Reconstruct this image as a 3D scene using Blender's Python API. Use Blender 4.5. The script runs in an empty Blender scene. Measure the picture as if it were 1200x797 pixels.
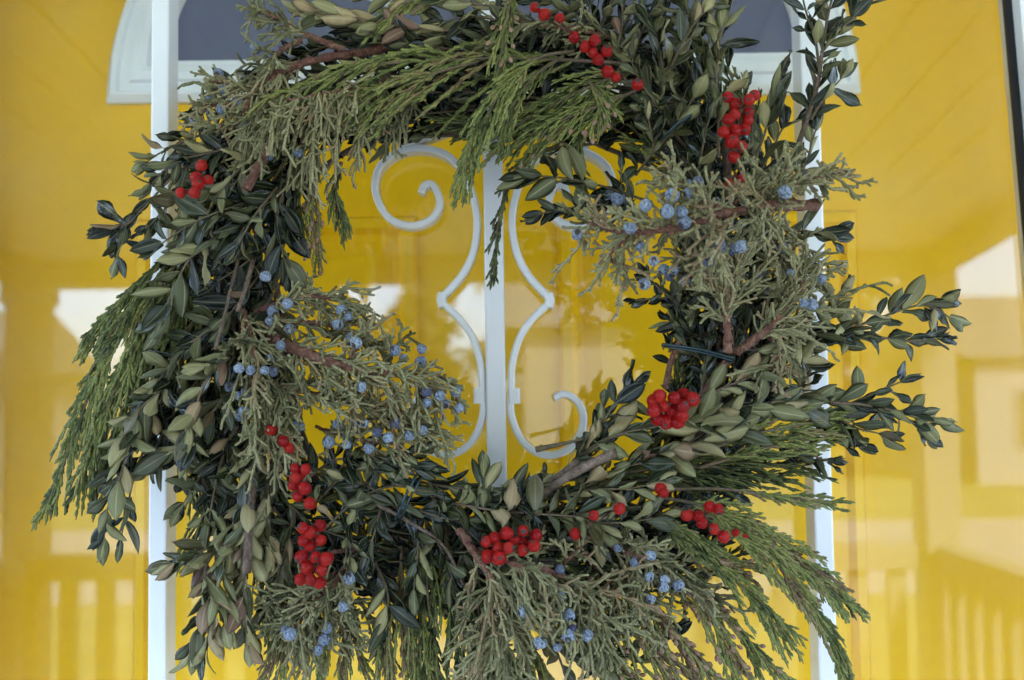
import bpy, math, random
import numpy as np
from mathutils import Matrix, Vector

random.seed(7)
rng = np.random.default_rng(11)
scene = bpy.context.scene
col = scene.collection

# ------------------------------------------------------------------ camera
F = 1200.0                      # focal length in pixels of the 1200 x 797 photograph
CAM = np.array([0.0, -0.72, 1.60])
cam_d = bpy.data.cameras.new('camera')
cam = bpy.data.objects.new('camera', cam_d)
col.objects.link(cam)
Rm = Matrix.Rotation(math.radians(90 + 3.2), 4, 'X') @ Matrix.Rotation(math.radians(-0.8), 4, 'Z')
cam.matrix_world = Matrix.Translation(Vector(CAM)) @ Rm
cam_d.sensor_width = 36.0
cam_d.lens = 36.0
cam_d.clip_start = 0.02
cam_d.clip_end = 600
cam_d.dof.use_dof = True
cam_d.dof.focus_distance = 0.672
cam_d.dof.aperture_fstop = 5.6
scene.camera = cam
RN = np.array(Rm.to_3x3())

# ------------------------------------------------------------------ world and sun
world = bpy.data.worlds.new('World')
scene.world = world
world.use_nodes = True
wn, wl = world.node_tree.nodes, world.node_tree.links
wn.clear()
wo = wn.new('ShaderNodeOutputWorld')
wb = wn.new('ShaderNodeBackground')
sky = wn.new('ShaderNodeTexSky')
sky.sky_type = 'NISHITA'
sky.sun_disc = False
SUN_EL, SUN_AZ = 38.0, 25.0     # azimuth clockwise from +Y
sky.sun_elevation = math.radians(SUN_EL)
sky.sun_rotation = math.radians(SUN_AZ)
sky.dust_density = 1.5
sky.air_density = 1.0
hs = wn.new('ShaderNodeHueSaturation')     # thin overcast: the sky is nearly white
hs.inputs['Saturation'].default_value = 0.6
wl.new(sky.outputs[0], hs.inputs['Color'])
tintn = wn.new('ShaderNodeMix'); tintn.data_type = 'RGBA'; tintn.blend_type = 'MULTIPLY'
tintn.inputs[0].default_value = 1.0
tintn.inputs[7].default_value = (0.76, 0.93, 1.28, 1)      # cool cloud light
wl.new(hs.outputs[0], tintn.inputs[6])
wl.new(tintn.outputs[2], wb.inputs[0])
wb.inputs[1].default_value = 0.12
wl.new(wb.outputs[0], wo.inputs[0])

sun_d = bpy.data.lights.new('sun', 'SUN')
sun_d.energy = 3.0
sun_d.angle = math.radians(12)
sun_d.color = (1.0, 0.965, 0.92)
sun = bpy.data.objects.new('sun', sun_d)
col.objects.link(sun)
az, el = math.radians(SUN_AZ), math.radians(SUN_EL)
sdir = Vector((math.sin(az) * math.cos(el), math.cos(az) * math.cos(el), math.sin(el)))
sun.rotation_euler = sdir.to_track_quat('Z', 'Y').to_euler()

vs = scene.view_settings
vs.view_transform = 'Standard'
vs.look = 'None'
vs.exposure = 3.82
vs.gamma = 1.0
vs.use_curve_mapping = False
scene.render.engine = 'CYCLES'
scene.cycles.use_denoising = True
scene.cycles.max_bounces = 10
scene.cycles.diffuse_bounces = 4
scene.cycles.glossy_bounces = 4
scene.cycles.transparent_max_bounces = 16
scene.cycles.sample_clamp_indirect = 6.0

# ------------------------------------------------------------------ helpers
def ray(px, py):
    return RN @ np.array([(px - 600) / F, -(py - 398.5) / F, -1.0])

def PY(px, py, Y):
    """point on the upright plane y = Y seen at a pixel of the photograph"""
    d = ray(px, py)
    return CAM + d * ((Y - CAM[1]) / d[1])

def P(px, py, dep=0.0):
    """dep: millimetres in front of the middle plane of the wreath"""
    return PY(px, py, -dep * 0.001)

PXM = 0.0006                    # metres per pixel in the wreath

def to_px(p):
    q = (np.asarray(p) - CAM) @ RN
    return np.stack([600 + F * q[..., 0] / -q[..., 2], 398.5 - F * q[..., 1] / -q[..., 2], -q[..., 2]], -1)

def mesh_obj(name, V, Fc, mat=None, parent=None, smooth=False, attrs=None, uv=None, mats=None, matidx=None):
    me = bpy.data.meshes.new(name)
    V = np.asarray(V, dtype=np.float32)
    if isinstance(Fc, np.ndarray):
        k = Fc.shape[1]
        me.vertices.add(len(V)); me.vertices.foreach_set('co', V.ravel())
        me.loops.add(Fc.size); me.loops.foreach_set('vertex_index', Fc.ravel().astype(np.int32))
        me.polygons.add(len(Fc))
        me.polygons.foreach_set('loop_start', (np.arange(len(Fc)) * k).astype(np.int32))
        me.update(calc_edges=True)
    else:
        me.from_pydata([tuple(v) for v in V], [], [tuple(f) for f in Fc])
    if mats:
        for m in mats: me.materials.append(m)
        if matidx is not None: me.polygons.foreach_set('material_index', np.asarray(matidx, dtype=np.int32))
    elif mat: me.materials.append(mat)
    if smooth: me.polygons.foreach_set('use_smooth', np.ones(len(me.polygons), dtype=bool))
    if attrs:
        for an, av in attrs.items():
            a = me.attributes.new(an, 'FLOAT', 'POINT'); a.data.foreach_set('value', np.asarray(av, dtype=np.float32))
    me.update()
    o = bpy.data.objects.new(name, me)
    col.objects.link(o)
    if parent: o.parent = parent
    return o

def place(name, me, parent, mw):
    o = bpy.data.objects.new(name, me); col.objects.link(o)
    if parent: o.parent = parent
    o.matrix_local = mw
    return o

def empty(name, loc=(0, 0, 0)):
    o = bpy.data.objects.new(name, None); col.objects.link(o)
    o.empty_display_size = 0.05
    o.location = loc
    return o

def tag(o, label=None, cat=None, group=None, kind=None):
    if label: o['label'] = label
    if cat: o['category'] = cat
    if group: o['group'] = group
    if kind: o['kind'] = kind
    return o

def box_vf(x0, x1, y0, y1, z0, z1, b=0.0):
    """a box, chamfered all round by b"""
    if b <= 0:
        V = [(x, y, z) for x in (x0, x1) for y in (y0, y1) for z in (z0, z1)]
        return V, [(0, 1, 3, 2), (4, 6, 7, 5), (0, 4, 5, 1), (2, 3, 7, 6), (0, 2, 6, 4), (1, 5, 7, 3)]
    import bmesh
    bm = bmesh.new()
    vs_ = [bm.verts.new(v) for v in [(x, y, z) for x in (x0, x1) for y in (y0, y1) for z in (z0, z1)]]
    for f in [(0, 1, 3, 2), (4, 6, 7, 5), (0, 4, 5, 1), (2, 3, 7, 6), (0, 2, 6, 4), (1, 5, 7, 3)]:
        bm.faces.new([vs_[i] for i in f])
    bmesh.ops.bevel(bm, geom=bm.edges[:], offset=b, segments=2, profile=0.6, affect='EDGES')
    bm.verts.index_update()
    V = [tuple(v.co) for v in bm.verts]; Fc = [tuple(v.index for v in f.verts) for f in bm.faces]
    bm.free()
    return V, Fc

def box(name, x0, x1, y0, y1, z0, z1, mat, parent=None, b=0.0):
    V, Fc = box_vf(x0, x1, y0, y1, z0, z1, b)
    return mesh_obj(name, V, Fc, mat, parent)

def norm(a):
    return a / (np.linalg.norm(a, axis=-1, keepdims=True) + 1e-12)

def spline(ctrl, n):
    c = np.asarray(ctrl, float)
    if len(c) == 2:
        return c[0] + (c[1] - c[0]) * np.linspace(0, 1, n)[:, None]
    e = np.vstack([2 * c[0] - c[1], c, 2 * c[-1] - c[-2]])
    out = []
    for i in range(1, len(e) - 2):
        t = np.linspace(0, 1, 12, endpoint=False)[:, None]
        a, b_, d, g = e[i - 1], e[i], e[i + 1], e[i + 2]
        out.append(0.5 * (2 * b_ + (d - a) * t + (2 * a - 5 * b_ + 4 * d - g) * t ** 2 + (3 * b_ - a - 3 * d + g) * t ** 3))
    out.append(c[-1:])
    o = np.vstack(out)
    s = np.concatenate([[0], np.cumsum(np.linalg.norm(np.diff(o, axis=0), axis=1))])
    q = np.linspace(0, s[-1], n)
    return np.stack([np.interp(q, s, o[:, k]) for k in range(3)], 1)

class Tubes:
    """collects tubes (twigs, stems) and turns them into one mesh"""
    def __init__(self, sides=5): self.sides = sides; self.g = {}
    def add(self, pts, rad, up=(0, -1, 0), flat=1.0, tint=0.5):
        self.g.setdefault(len(pts), []).append((np.asarray(pts, float), np.asarray(rad, float), np.asarray(up, float), flat, tint))
    def arrays(self):
        Vs, Fs, T, A, off = [], [], [], [], 0
        S = self.sides
        for n, lst in self.g.items():
            p = np.stack([l[0] for l in lst]); p[..., 1] = np.minimum(p[..., 1], 0.050)
            r = np.stack([np.broadcast_to(l[1], (n,)) for l in lst]); up = np.stack([l[2] for l in lst])
            fl = np.array([l[3] for l in lst]); ti = np.array([l[4] for l in lst])
            t = norm(np.gradient(p, axis=1))
            u = up[:, None, :] - (t * up[:, None, :]).sum(-1, keepdims=True) * t
            bad = np.linalg.norm(u, axis=-1, keepdims=True) < 0.12
            alt = np.cross(t, np.array([0.31, 0.2, 0.93]))
            u = norm(np.where(bad, alt, u))
            v = np.cross(t, u)
            ang = np.linspace(0, 2 * math.pi, S, endpoint=False)
            ring = (p[:, :, None, :] + r[:, :, None, None] * (np.cos(ang)[None, None, :, None] * v[:, :, None, :]
                    + np.sin(ang)[None, None, :, None] * u[:, :, None, :] * fl[:, None, None, None]))
            m = len(lst)
            Vs.append(ring.reshape(-1, 3))
            T.append(np.repeat(ti, n * S))
            A.append(np.tile(np.repeat(np.linspace(0, 1, n), S), m))
            i = np.arange(m)[:, None, None] * n * S; k = np.arange(n - 1)[None, :, None] * S; j = np.arange(S)[None, None, :]
            j2 = (j + 1) % S
            q = np.stack([i + k + j, i + k + j2, i + k + S + j2, i + k + S + j], -1).reshape(-1, 4) + off
            Fs.append(q); off += m * n * S
        return np.vstack(Vs), np.vstack(Fs), np.concatenate(T), np.concatenate(A)
    def build(self, name, mat, parent=None):
        V, Fc, T, A = self.arrays()
        return mesh_obj(name, V, Fc, mat, parent, smooth=True, attrs={'tint': T, 'along': A})

# ------------------------------------------------------------------ materials
def new_mat(name):
    m = bpy.data.materials.new(name); m.use_nodes = True
    nt = m.node_tree; b = nt.nodes['Principled BSDF']
    return m, nt, b

def ramp(nt, fac, stops):
    r = nt.nodes.new('ShaderNodeValToRGB')
    els = r.color_ramp.elements
    while len(els) < len(stops): els.new(0.5)
    for e, (p, c) in zip(els, stops): e.position = p; e.color = (*c, 1)
    nt.links.new(fac, r.inputs[0]); return r.outputs[0]

def noise(nt, scale, detail=4, rough=0.55, coord='Object', vec=None):
    n = nt.nodes.new('ShaderNodeTexNoise'); n.inputs['Scale'].default_value = scale
    n.inputs['Detail'].default_value = detail; n.inputs['Roughness'].default_value = rough
    if vec is None:
        t = nt.nodes.new('ShaderNodeTexCoord'); vec = t.outputs[coord]
    nt.links.new(vec, n.inputs['Vector']); return n.outputs[0]

def math_(nt, op, a, b=None, clamp=False):
    n = nt.nodes.new('ShaderNodeMath'); n.operation = op; n.use_clamp = clamp
    for i, x in enumerate((a, b)):
        if x is None: continue
        if isinstance(x, (int, float)): n.inputs[i].default_value = x
        else: nt.links.new(x, n.inputs[i])
    return n.outputs[0]

def mixc(nt, f, a, b, typ='MIX'):
    n = nt.nodes.new('ShaderNodeMix'); n.data_type = 'RGBA'; n.blend_type = typ
    for s, x in ((n.inputs[0], f), (n.inputs[6], a), (n.inputs[7], b)):
        if isinstance(x, (int, float)): s.default_value = x
        elif isinstance(x, tuple): s.default_value = (*x, 1)
        else: nt.links.new(x, s)
    return n.outputs[2]

def bump(nt, b, h, strength, dist):
    n = nt.nodes.new('ShaderNodeBump'); n.inputs['Strength'].default_value = strength; n.inputs['Distance'].default_value = dist
    nt.links.new(h, n.inputs['Height']); nt.links.new(n.outputs[0], b.inputs['Normal'])

def attr(nt, name):
    n = nt.nodes.new('ShaderNodeAttribute'); n.attribute_name = name; return n.outputs['Fac']

def simple(name, c, rough=0.5, var=0.12, scale=30, bscale=None, bstr=0.1, bdist=0.001, spec=0.5):
    m, nt, b = new_mat(name)
    f = noise(nt, scale)
    dk = tuple(x * (1 - var) for x in c); lt = tuple(min(1, x * (1 + var)) for x in c)
    nt.links.new(ramp(nt, f, [(0.3, dk), (0.7, lt)]), b.inputs['Base Color'])
    b.inputs['Roughness'].default_value = rough
    b.inputs['Specular IOR Level'].default_value = spec
    if bscale: bump(nt, b, noise(nt, bscale), bstr, bdist)
    return m

M_white = simple('white_enamel', (0.71, 0.71, 0.70), 0.28, 0.03, 12, 220, 0.06, 0.0006)
M_yellow = simple('yellow_paint', (0.94, 0.522, 0.003), 0.4, 0.035, 5, 160, 0.08, 0.0006, 0.2)
M_fanwhite = simple('fan_white_paint', (0.84, 0.84, 0.85), 0.45, 0.06, 25, 150, 0.1, 0.0006)
M_fanpane = simple('fan_pane_reflection', (0.085, 0.092, 0.17), 0.35, 0.1, 6, 400, 0.05, 0.0005)  # mirrored sky and ceiling put into the fan pane's base colour
M_black = simple('black_rubber', (0.004, 0.004, 0.005), 0.7, 0.2, 40)
M_wire = simple('green_floral_wire', (0.004, 0.020, 0.024), 0.35, 0.2, 60)
M_wood = simple('painted_porch_wood', (0.20, 0.20, 0.19), 0.6, 0.1, 8)
M_ceiling = simple('painted_ceiling', (0.62, 0.64, 0.64), 0.6, 0.06, 6)
M_deck = simple('porch_floor_paint', (0.36, 0.38, 0.41), 0.5, 0.15, 5)
M_grass = simple('dry_lawn', (0.16, 0.17, 0.07), 0.9, 0.35, 1.5)
M_road = simple('pale_road', (0.26, 0.26, 0.26), 0.9, 0.12, 3)
M_siding = simple('white_siding', (0.23, 0.235, 0.24), 0.7, 0.05, 2)
M_tan = simple('tan_siding', (0.18, 0.165, 0.14), 0.7, 0.06, 2)
M_roof = simple('grey_roof', (0.12, 0.12, 0.13), 0.9, 0.2, 4)
M_pane = simple('dark_window_pane', (0.03, 0.035, 0.04), 0.1, 0.1, 3)
M_wall = simple('cream_wall_paint', (0.72, 0.60, 0.25), 0.6, 0.05, 6)
M_bark = simple('tree_bark', (0.10, 0.075, 0.055), 0.9, 0.3, 8)
M_tleaf = simple('tree_leaf', (0.05, 0.06, 0.03), 0.7, 0.4, 3)

def make_glass():
    m = bpy.data.materials.new('storm_glass'); m.use_nodes = True
    nt = m.node_tree; nt.nodes.clear()
    out = nt.nodes.new('ShaderNodeOutputMaterial')
    tr = nt.nodes.new('ShaderNodeBsdfTransparent'); tr.inputs[0].default_value = (0.97, 0.98, 0.97, 1)
    gl = nt.nodes.new('ShaderNodeBsdfGlossy'); gl.inputs['Roughness'].default_value = 0.012
    lw = nt.nodes.new('ShaderNodeLayerWeight'); lw.inputs['Blend'].default_value = 0.5
    sch = math_(nt, 'ADD', math_(nt, 'MULTIPLY', math_(nt, 'POWER', lw.outputs['Facing'], 5.0), 0.93), 0.043)   # Schlick, the same from both sides
    mx = nt.nodes.new('ShaderNodeMixShader')
    nt.links.new(math_(nt, 'MULTIPLY', sch, 0.85, True), mx.inputs[0])
    nt.links.new(tr.outputs[0], mx.inputs[1]); nt.links.new(gl.outputs[0], mx.inputs[2])
    du = nt.nodes.new('ShaderNodeBsdfDiffuse'); du.inputs[0].default_value = (0.6, 0.6, 0.6, 1)     # thin smears of dust, a few specks
    sp = math_(nt, 'MULTIPLY', math_(nt, 'SUBTRACT', noise(nt, 420, 2, 0.5), 0.74, True), 1.6, True)
    fa = math_(nt, 'ADD', math_(nt, 'MULTIPLY', math_(nt, 'SUBTRACT', noise(nt, 9, 6, 0.7), 0.5, True), 0.10), sp, True)
    m2 = nt.nodes.new('ShaderNodeMixShader'); nt.links.new(fa, m2.inputs[0])
    nt.links.new(mx.outputs[0], m2.inputs[1]); nt.links.new(du.outputs[0], m2.inputs[2])
    nt.links.new(m2.outputs[0], out.inputs[0])
    return m
M_glass = make_glass()

def leaf_mat(name, stops, rib, rough, spec, coat=0.0):
    m, nt, b = new_mat(name)
    ti = attr(nt, 'tint')
    oi = nt.nodes.new('ShaderNodeObjectInfo')
    rnd = math_(nt, 'MULTIPLY', math_(nt, 'SUBTRACT', oi.outputs['Random'], 0.5), 0.5)
    f = math_(nt, 'ADD', ti, rnd, True)
    c = ramp(nt, f, stops)
    n1 = noise(nt, 260, 5)
    c = mixc(nt, math_(nt, 'MULTIPLY', math_(nt, 'SUBTRACT', n1, 0.35, True), 0.9, True), c, tuple(0.55 * x + 0.004 for x in stops[1][1]))
    n2 = noise(nt, 120, 3, 0.5)
    c = mixc(nt, math_(nt, 'MULTIPLY', math_(nt, 'SUBTRACT', n2, 0.62, True), 6.0, True), c, (0.085, 0.052, 0.028))
    # pale midrib and faint side veins, along the leaf's own coordinates
    ac, al = attr(nt, 'across'), attr(nt, 'along')
    d = math_(nt, 'ABSOLUTE', ac)
    ribm = math_(nt, 'SUBTRACT', 1.0, math_(nt, 'MULTIPLY', d, 9.0), True)
    edge = math_(nt, 'MULTIPLY', math_(nt, 'SUBTRACT', d, 0.86, True), 5.0, True)
    rm = math_(nt, 'MAXIMUM', math_(nt, 'MULTIPLY', ribm, 0.75), math_(nt, 'MULTIPLY', edge, 0.45))
    c = mixc(nt, rm, c, rib)
    nt.links.new(c, b.inputs['Base Color'])
    w = nt.nodes.new('ShaderNodeMath'); w.operation = 'SINE'
    nt.links.new(math_(nt, 'MULTIPLY', math_(nt, 'SUBTRACT', al, math_(nt, 'MULTIPLY', d, 0.22)), 75.0), w.inputs[0])
    h = math_(nt, 'ADD', math_(nt, 'MULTIPLY', w.outputs[0], 0.12), math_(nt, 'MULTIPLY', n1, 1.2))
    bump(nt, b, h, 0.35, 0.0006)
    b.inputs['Roughness'].default_value = rough
    b.inputs['Specular IOR Level'].default_value = spec
    return m

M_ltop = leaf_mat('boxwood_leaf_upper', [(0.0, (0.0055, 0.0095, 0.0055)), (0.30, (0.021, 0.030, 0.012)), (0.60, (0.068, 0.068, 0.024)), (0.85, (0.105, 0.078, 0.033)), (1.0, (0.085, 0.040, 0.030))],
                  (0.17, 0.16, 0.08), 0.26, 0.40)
M_lbot = leaf_mat('boxwood_leaf_under', [(0.0, (0.075, 0.082, 0.042)), (0.30, (0.170, 0.165, 0.072)), (0.60, (0.300, 0.262, 0.122)), (0.85, (0.300, 0.205, 0.110)), (1.0, (0.170, 0.095, 0.065))],
                  (0.36, 0.32, 0.18), 0.50, 0.15)

def twig_mat(name, stops, tip, rough=0.6, bs=900, tipmix=0.5):
    m, nt, b = new_mat(name)
    f = math_(nt, 'ADD', attr(nt, 'tint'), math_(nt, 'MULTIPLY', math_(nt, 'SUBTRACT', noise(nt, 110, 4), 0.5), 1.1), True)
    c = ramp(nt, f, stops)
    c = mixc(nt, math_(nt, 'MULTIPLY', math_(nt, 'POWER', attr(nt, 'along'), 2.5), tipmix), c, tip)
    vo = nt.nodes.new('ShaderNodeTexVoronoi'); vo.inputs['Scale'].default_value = bs
    t = nt.nodes.new('ShaderNodeTexCoord'); nt.links.new(t.outputs['Object'], vo.inputs['Vector'])
    c = mixc(nt, math_(nt, 'MULTIPLY', vo.outputs['Distance'], 0.65, True), c, tuple(0.35 * x for x in stops[0][1]))
    nt.links.new(c, b.inputs['Base Color'])
    bump(nt, b, vo.outputs['Distance'], -0.7, 0.0007)
    b.inputs['Roughness'].default_value = rough
    b.inputs['Specular IOR Level'].default_value = 0.12
    return m

M_jun = twig_mat('juniper_scale_leaf', [(0.0, (0.050, 0.048, 0.020)), (0.4, (0.195, 0.182, 0.086)), (0.75, (0.330, 0.295, 0.145)), (1.0, (0.26, 0.165, 0.09))], (0.38, 0.34, 0.175))
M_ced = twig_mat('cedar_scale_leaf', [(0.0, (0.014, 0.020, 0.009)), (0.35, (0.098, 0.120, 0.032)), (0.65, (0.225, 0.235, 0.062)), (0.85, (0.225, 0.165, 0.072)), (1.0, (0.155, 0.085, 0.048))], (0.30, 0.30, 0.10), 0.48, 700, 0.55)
M_cone = twig_mat('tan_pollen_cone', [(0.0, (0.22, 0.12, 0.075)), (0.5, (0.34, 0.21, 0.13)), (1.0, (0.26, 0.16, 0.11))], (0.4, 0.27, 0.17), 0.6, 900)
M_stem = twig_mat('green_brown_stem', [(0.0, (0.075, 0.055, 0.035)), (0.5, (0.15, 0.115, 0.065)), (1.0, (0.20, 0.13, 0.095))], (0.15, 0.14, 0.07), 0.65, 500)
def bark_mat(name, dark, mid, light):
    m, nt, b = new_mat(name)
    n1, n2 = noise(nt, 190, 6, 0.65), noise(nt, 900, 4, 0.6)
    f = math_(nt, 'ADD', math_(nt, 'MULTIPLY', n1, 0.75), math_(nt, 'MULTIPLY', attr(nt, 'tint'), 0.25))
    c = ramp(nt, f, [(0.30, dark), (0.50, mid), (0.68, light)])
    c = mixc(nt, math_(nt, 'MULTIPLY', math_(nt, 'SUBTRACT', n2, 0.45, True), 3.0, True), c, tuple(0.4 * x for x in dark))
    nt.links.new(c, b.inputs['Base Color'])
    bump(nt, b, math_(nt, 'ADD', n1, math_(nt, 'MULTIPLY', n2, 0.6)), 1.0, 0.0022)
    b.inputs['Roughness'].default_value = 0.8; b.inputs['Specular IOR Level'].default_value = 0.25
    return m
M_redwood = bark_mat('reddish_juniper_bark', (0.050, 0.022, 0.018), (0.150, 0.062, 0.040), (0.27, 0.15, 0.095))
M_brownwood = bark_mat('brown_bark', (0.055, 0.036, 0.026), (0.15, 0.10, 0.070), (0.27, 0.20, 0.145))

def berry_red():
    m, nt, b = new_mat('red_berry_skin')
    oi = nt.nodes.new('ShaderNodeObjectInfo')
    n = noise(nt, 3.2, 5)
    c = ramp(nt, math_(nt, 'ADD', math_(nt, 'MULTIPLY', oi.outputs['Random'], 0.35), math_(nt, 'MULTIPLY', n, 0.65)), [(0.2, (0.36, 0.001, 0.002)), (0.5, (0.86, 0.008, 0.006)), (0.85, (0.96, 0.045, 0.02))])
    nt.links.new(c, b.inputs['Base Color'])
    bump(nt, b, noise(nt, 5.0, 6, 0.75), 1.0, 0.22)
    b.inputs['Roughness'].default_value = 0.5; b.inputs['Specular IOR Level'].default_value = 0.2
    b.inputs['Coat Weight'].default_value = 0.12; b.inputs['Coat Roughness'].default_value = 0.18
    return m
def berry_blue():
    m, nt, b = new_mat('juniper_berry_bloom')
    oi = nt.nodes.new('ShaderNodeObjectInfo')
    n = noise(nt, 2.4, 6, 0.65)
    bl = ramp(nt, oi.outputs['Random'], [(0.0, (0.33, 0.38, 0.45)), (0.45, (0.25, 0.295, 0.37)), (0.85, (0.17, 0.20, 0.26)), (1.0, (0.085, 0.075, 0.12))])
    c = mixc(nt, math_(nt, 'MULTIPLY', math_(nt, 'SUBTRACT', n, 0.44, True), 4.5, True), bl, (0.030, 0.036, 0.060))
    nt.links.new(c, b.inputs['Base Color'])
    bump(nt, b, n, 0.5, 0.1)
    b.inputs['Roughness'].default_value = 0.55; b.inputs['Specular IOR Level'].default_value = 0.2
    return m
M_red, M_blue = berry_red(), berry_blue()
M_calyx = simple('berry_end_scar', (0.03, 0.018, 0.012), 0.8, 0.2, 50)

# ------------------------------------------------------------------ the place behind the camera, seen in the glass
ground = mesh_obj('lawn', [(-150, -260, -0.62), (150, -260, -0.62), (150, 6, -0.62), (-150, 6, -0.62)], [(0, 1, 2, 3)], M_grass)
tag(ground, kind='structure')
road = mesh_obj('road', [(-120, -17, -0.612), (120, -17, -0.612), (120, -10.5, -0.612), (-120, -10.5, -0.612)], [(0, 1, 2, 3)], M_road)
tag(road, kind='structure')
walk = mesh_obj('path', [(-0.9, -10.4, -0.612), (0.7, -10.4, -0.612), (0.7, -3.25, -0.612), (-0.9, -3.25, -0.612)], [(0, 1, 2, 3)], M_road)
tag(walk, kind='structure')
PX0, PX1 = -1.88, 1.64          # ends of the porch
tag(box('porch_floor', PX0 - 0.1, PX1 + 0.1, -3.12, 0.30, -0.60, -0.0, M_deck), kind='structure')
GL = 0.085                       # front face of the storm door's glass
YB = -2.92                       # line of the porch posts
# ceiling of narrow boards, falling from the house wall towards the posts
zc = lambda y: 2.50 + (y - 0.2) * (0.40 / 3.2)
V = [(PX0 - .15, 0.45, zc(.45) + .013), (PX1 + .15, 0.45, zc(.45) + .013), (PX1 + .15, -3.15, zc(-3.15) + .013), (PX0 - .15, -3.15, zc(-3.15) + .013)]
V += [(x, y, z + 0.10) for x, y, z in V]
ceil = tag(mesh_obj('porch_ceiling', V, [(0, 1, 2, 3), (4, 7, 6, 5), (0, 4, 5, 1), (1, 5, 6, 2), (2, 6, 7, 3), (3, 7, 4, 0)], M_ceiling), kind='structure')
bv, bf = box_vf(-0.066, 0.066, -1.50, 1.50, -0.012, 0.0, 0.004)
bme = None
nbd = int((PX1 - PX0 + 0.2) / 0.14)
for i in range(nbd):
    x = PX0 - 0.06 + i * 0.14
    if bme is None:
        o = mesh_obj('board', bv, bf, M_ceiling, ceil); bme = o.data
    else:
        o = bpy.data.objects.new('board', bme); col.objects.link(o); o.parent = ceil
    o.location = (x, -1.33, zc(-1.33) + 0.0125); o.rotation_euler = (math.atan(0.40 / 3.2), 0, 0)
beam = empty('porch_beam', (0, YB, 2.03)); tag(beam, 'shallow beam round the open sides of the porch, mirrored in the glass', 'beam')
box('front_beam', PX0, PX1, -0.07, 0.07, 0.0, 0.075, M_wood, beam, 0.006)
for x in (PX0 + 0.07, PX1 - 0.07):
    V, Fc = box_vf(-0.05, 0.05, 0.072, 3.05, 0.0, 0.072, 0.006)
    V = [(a_ + x, b_, c_ + b_ * 0.12) for a_, b_, c_ in V]
    mesh_obj('side_beam', V, Fc, M_wood, beam)
def post(x, lab):
    r = empty('porch_post', (x, YB, 0)); tag(r, lab, 'post', 'posts at the front of the porch')
    box('shaft', -0.065, 0.065, -0.065, 0.065, 0.115, 1.965, M_wood, r, 0.006)
    box('base', -0.085, 0.085, -0.085, 0.085, 0.002, 0.114, M_wood, r, 0.006)
    box('capital', -0.078, 0.078, -0.078, 0.078, 1.966, 2.028, M_wood, r, 0.006)
post(-1.80, 'porch post mirrored at the left edge of the glass')
post(1.56, 'porch post mirrored in the glass right of the leafy sprigs')
def railing(p0, p1, lab):
    p0, p1 = Vector((*p0, 0)), Vector((*p1, 0)); c = (p0 + p1) / 2
    r = empty('porch_railing', tuple(c)); tag(r, lab, 'railing', 'railings round the porch')
    r.rotation_euler = (0, 0, math.atan2(p1.y - p0.y, p1.x - p0.x))
    h = (p1 - p0).length / 2
    box('top_rail', -h, h, -0.045, 0.045, 0.95, 1.045, M_wood, r, 0.005)
    box('bottom_rail', -h, h, -0.03, 0.03, 0.10, 0.16, M_wood, r, 0.004)
    n = int(2 * h / 0.125); me = None
    for k in range(n):
        x = -h + (k + 0.5) * (2 * h / n)
        if me is None:
            o = box('baluster', -0.03, 0.03, -0.019, 0.019, 0.161, 0.949, M_wood, r); me = o.data
        else:
            o = bpy.data.objects.new('baluster', me); col.objects.link(o); o.parent = r
        o.location = (x, 0, 0)
railing((-1.80, YB + 0.09), (-1.80, -0.1), 'porch railing running from the left post back to the house')
railing((-1.71, YB), (-0.62, YB), 'porch railing right of the left post, mirrored low behind the left bar')
railing((0.62, YB), (1.47, YB), 'porch railing left of the right post, mirrored in the lower glass')
railing((1.56, YB + 0.09), (1.56, -0.1), 'porch railing running from the right post back to the house')

def house(name, x, y, w, d, h, rh, lab, wins, mat=M_siding):
    r = empty(name, (x, y, -0.62)); tag(r, lab, 'house')
    box('wall', -w / 2, w / 2, -d / 2, d / 2, 0, h, mat, r)
    o = 0.4
    V = [(-w / 2 - o, -d / 2 - o, h), (w / 2 + o, -d / 2 - o, h), (w / 2 + o, d / 2 + o, h), (-w / 2 - o, d / 2 + o, h), (-w / 2 - o, 0, h + rh), (w / 2 + o, 0, h + rh)]
    mesh_obj('roof', V, [(0, 1, 5, 4), (2, 3, 4, 5), (0, 4, 3), (1, 2, 5), (0, 3, 2, 1)], M_roof, r)
    for (wx, wz, ww, wh) in wins:
        f = box('window', wx - ww / 2 - 0.08, wx + ww / 2 + 0.08, d / 2 + 0.002, d / 2 + 0.06, wz - 0.08, wz + wh + 0.08, M_siding, r)
        box('pane', wx - ww / 2, wx + ww / 2, d / 2 + 0.061, d / 2 + 0.07, wz, wz + wh, M_pane, f)
house('house', 15.5, -27.0, 9, 7, 3.0, 1.8, 'white house across the road, mirrored faintly at the right of the glass', [(-3, 0.9, 1, 1.3), (0, 0.9, 1, 1.3), (3, 0.9, 1, 1.3)])
house('house', -13.2, -22.0, 5, 6, 2.9, 1.4, 'pale house across the road, mirrored faintly at the left of the glass', [(-2.5, 0.9, 1.2, 1.2), (2, 0.9, 1.2, 1.2)])

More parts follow.
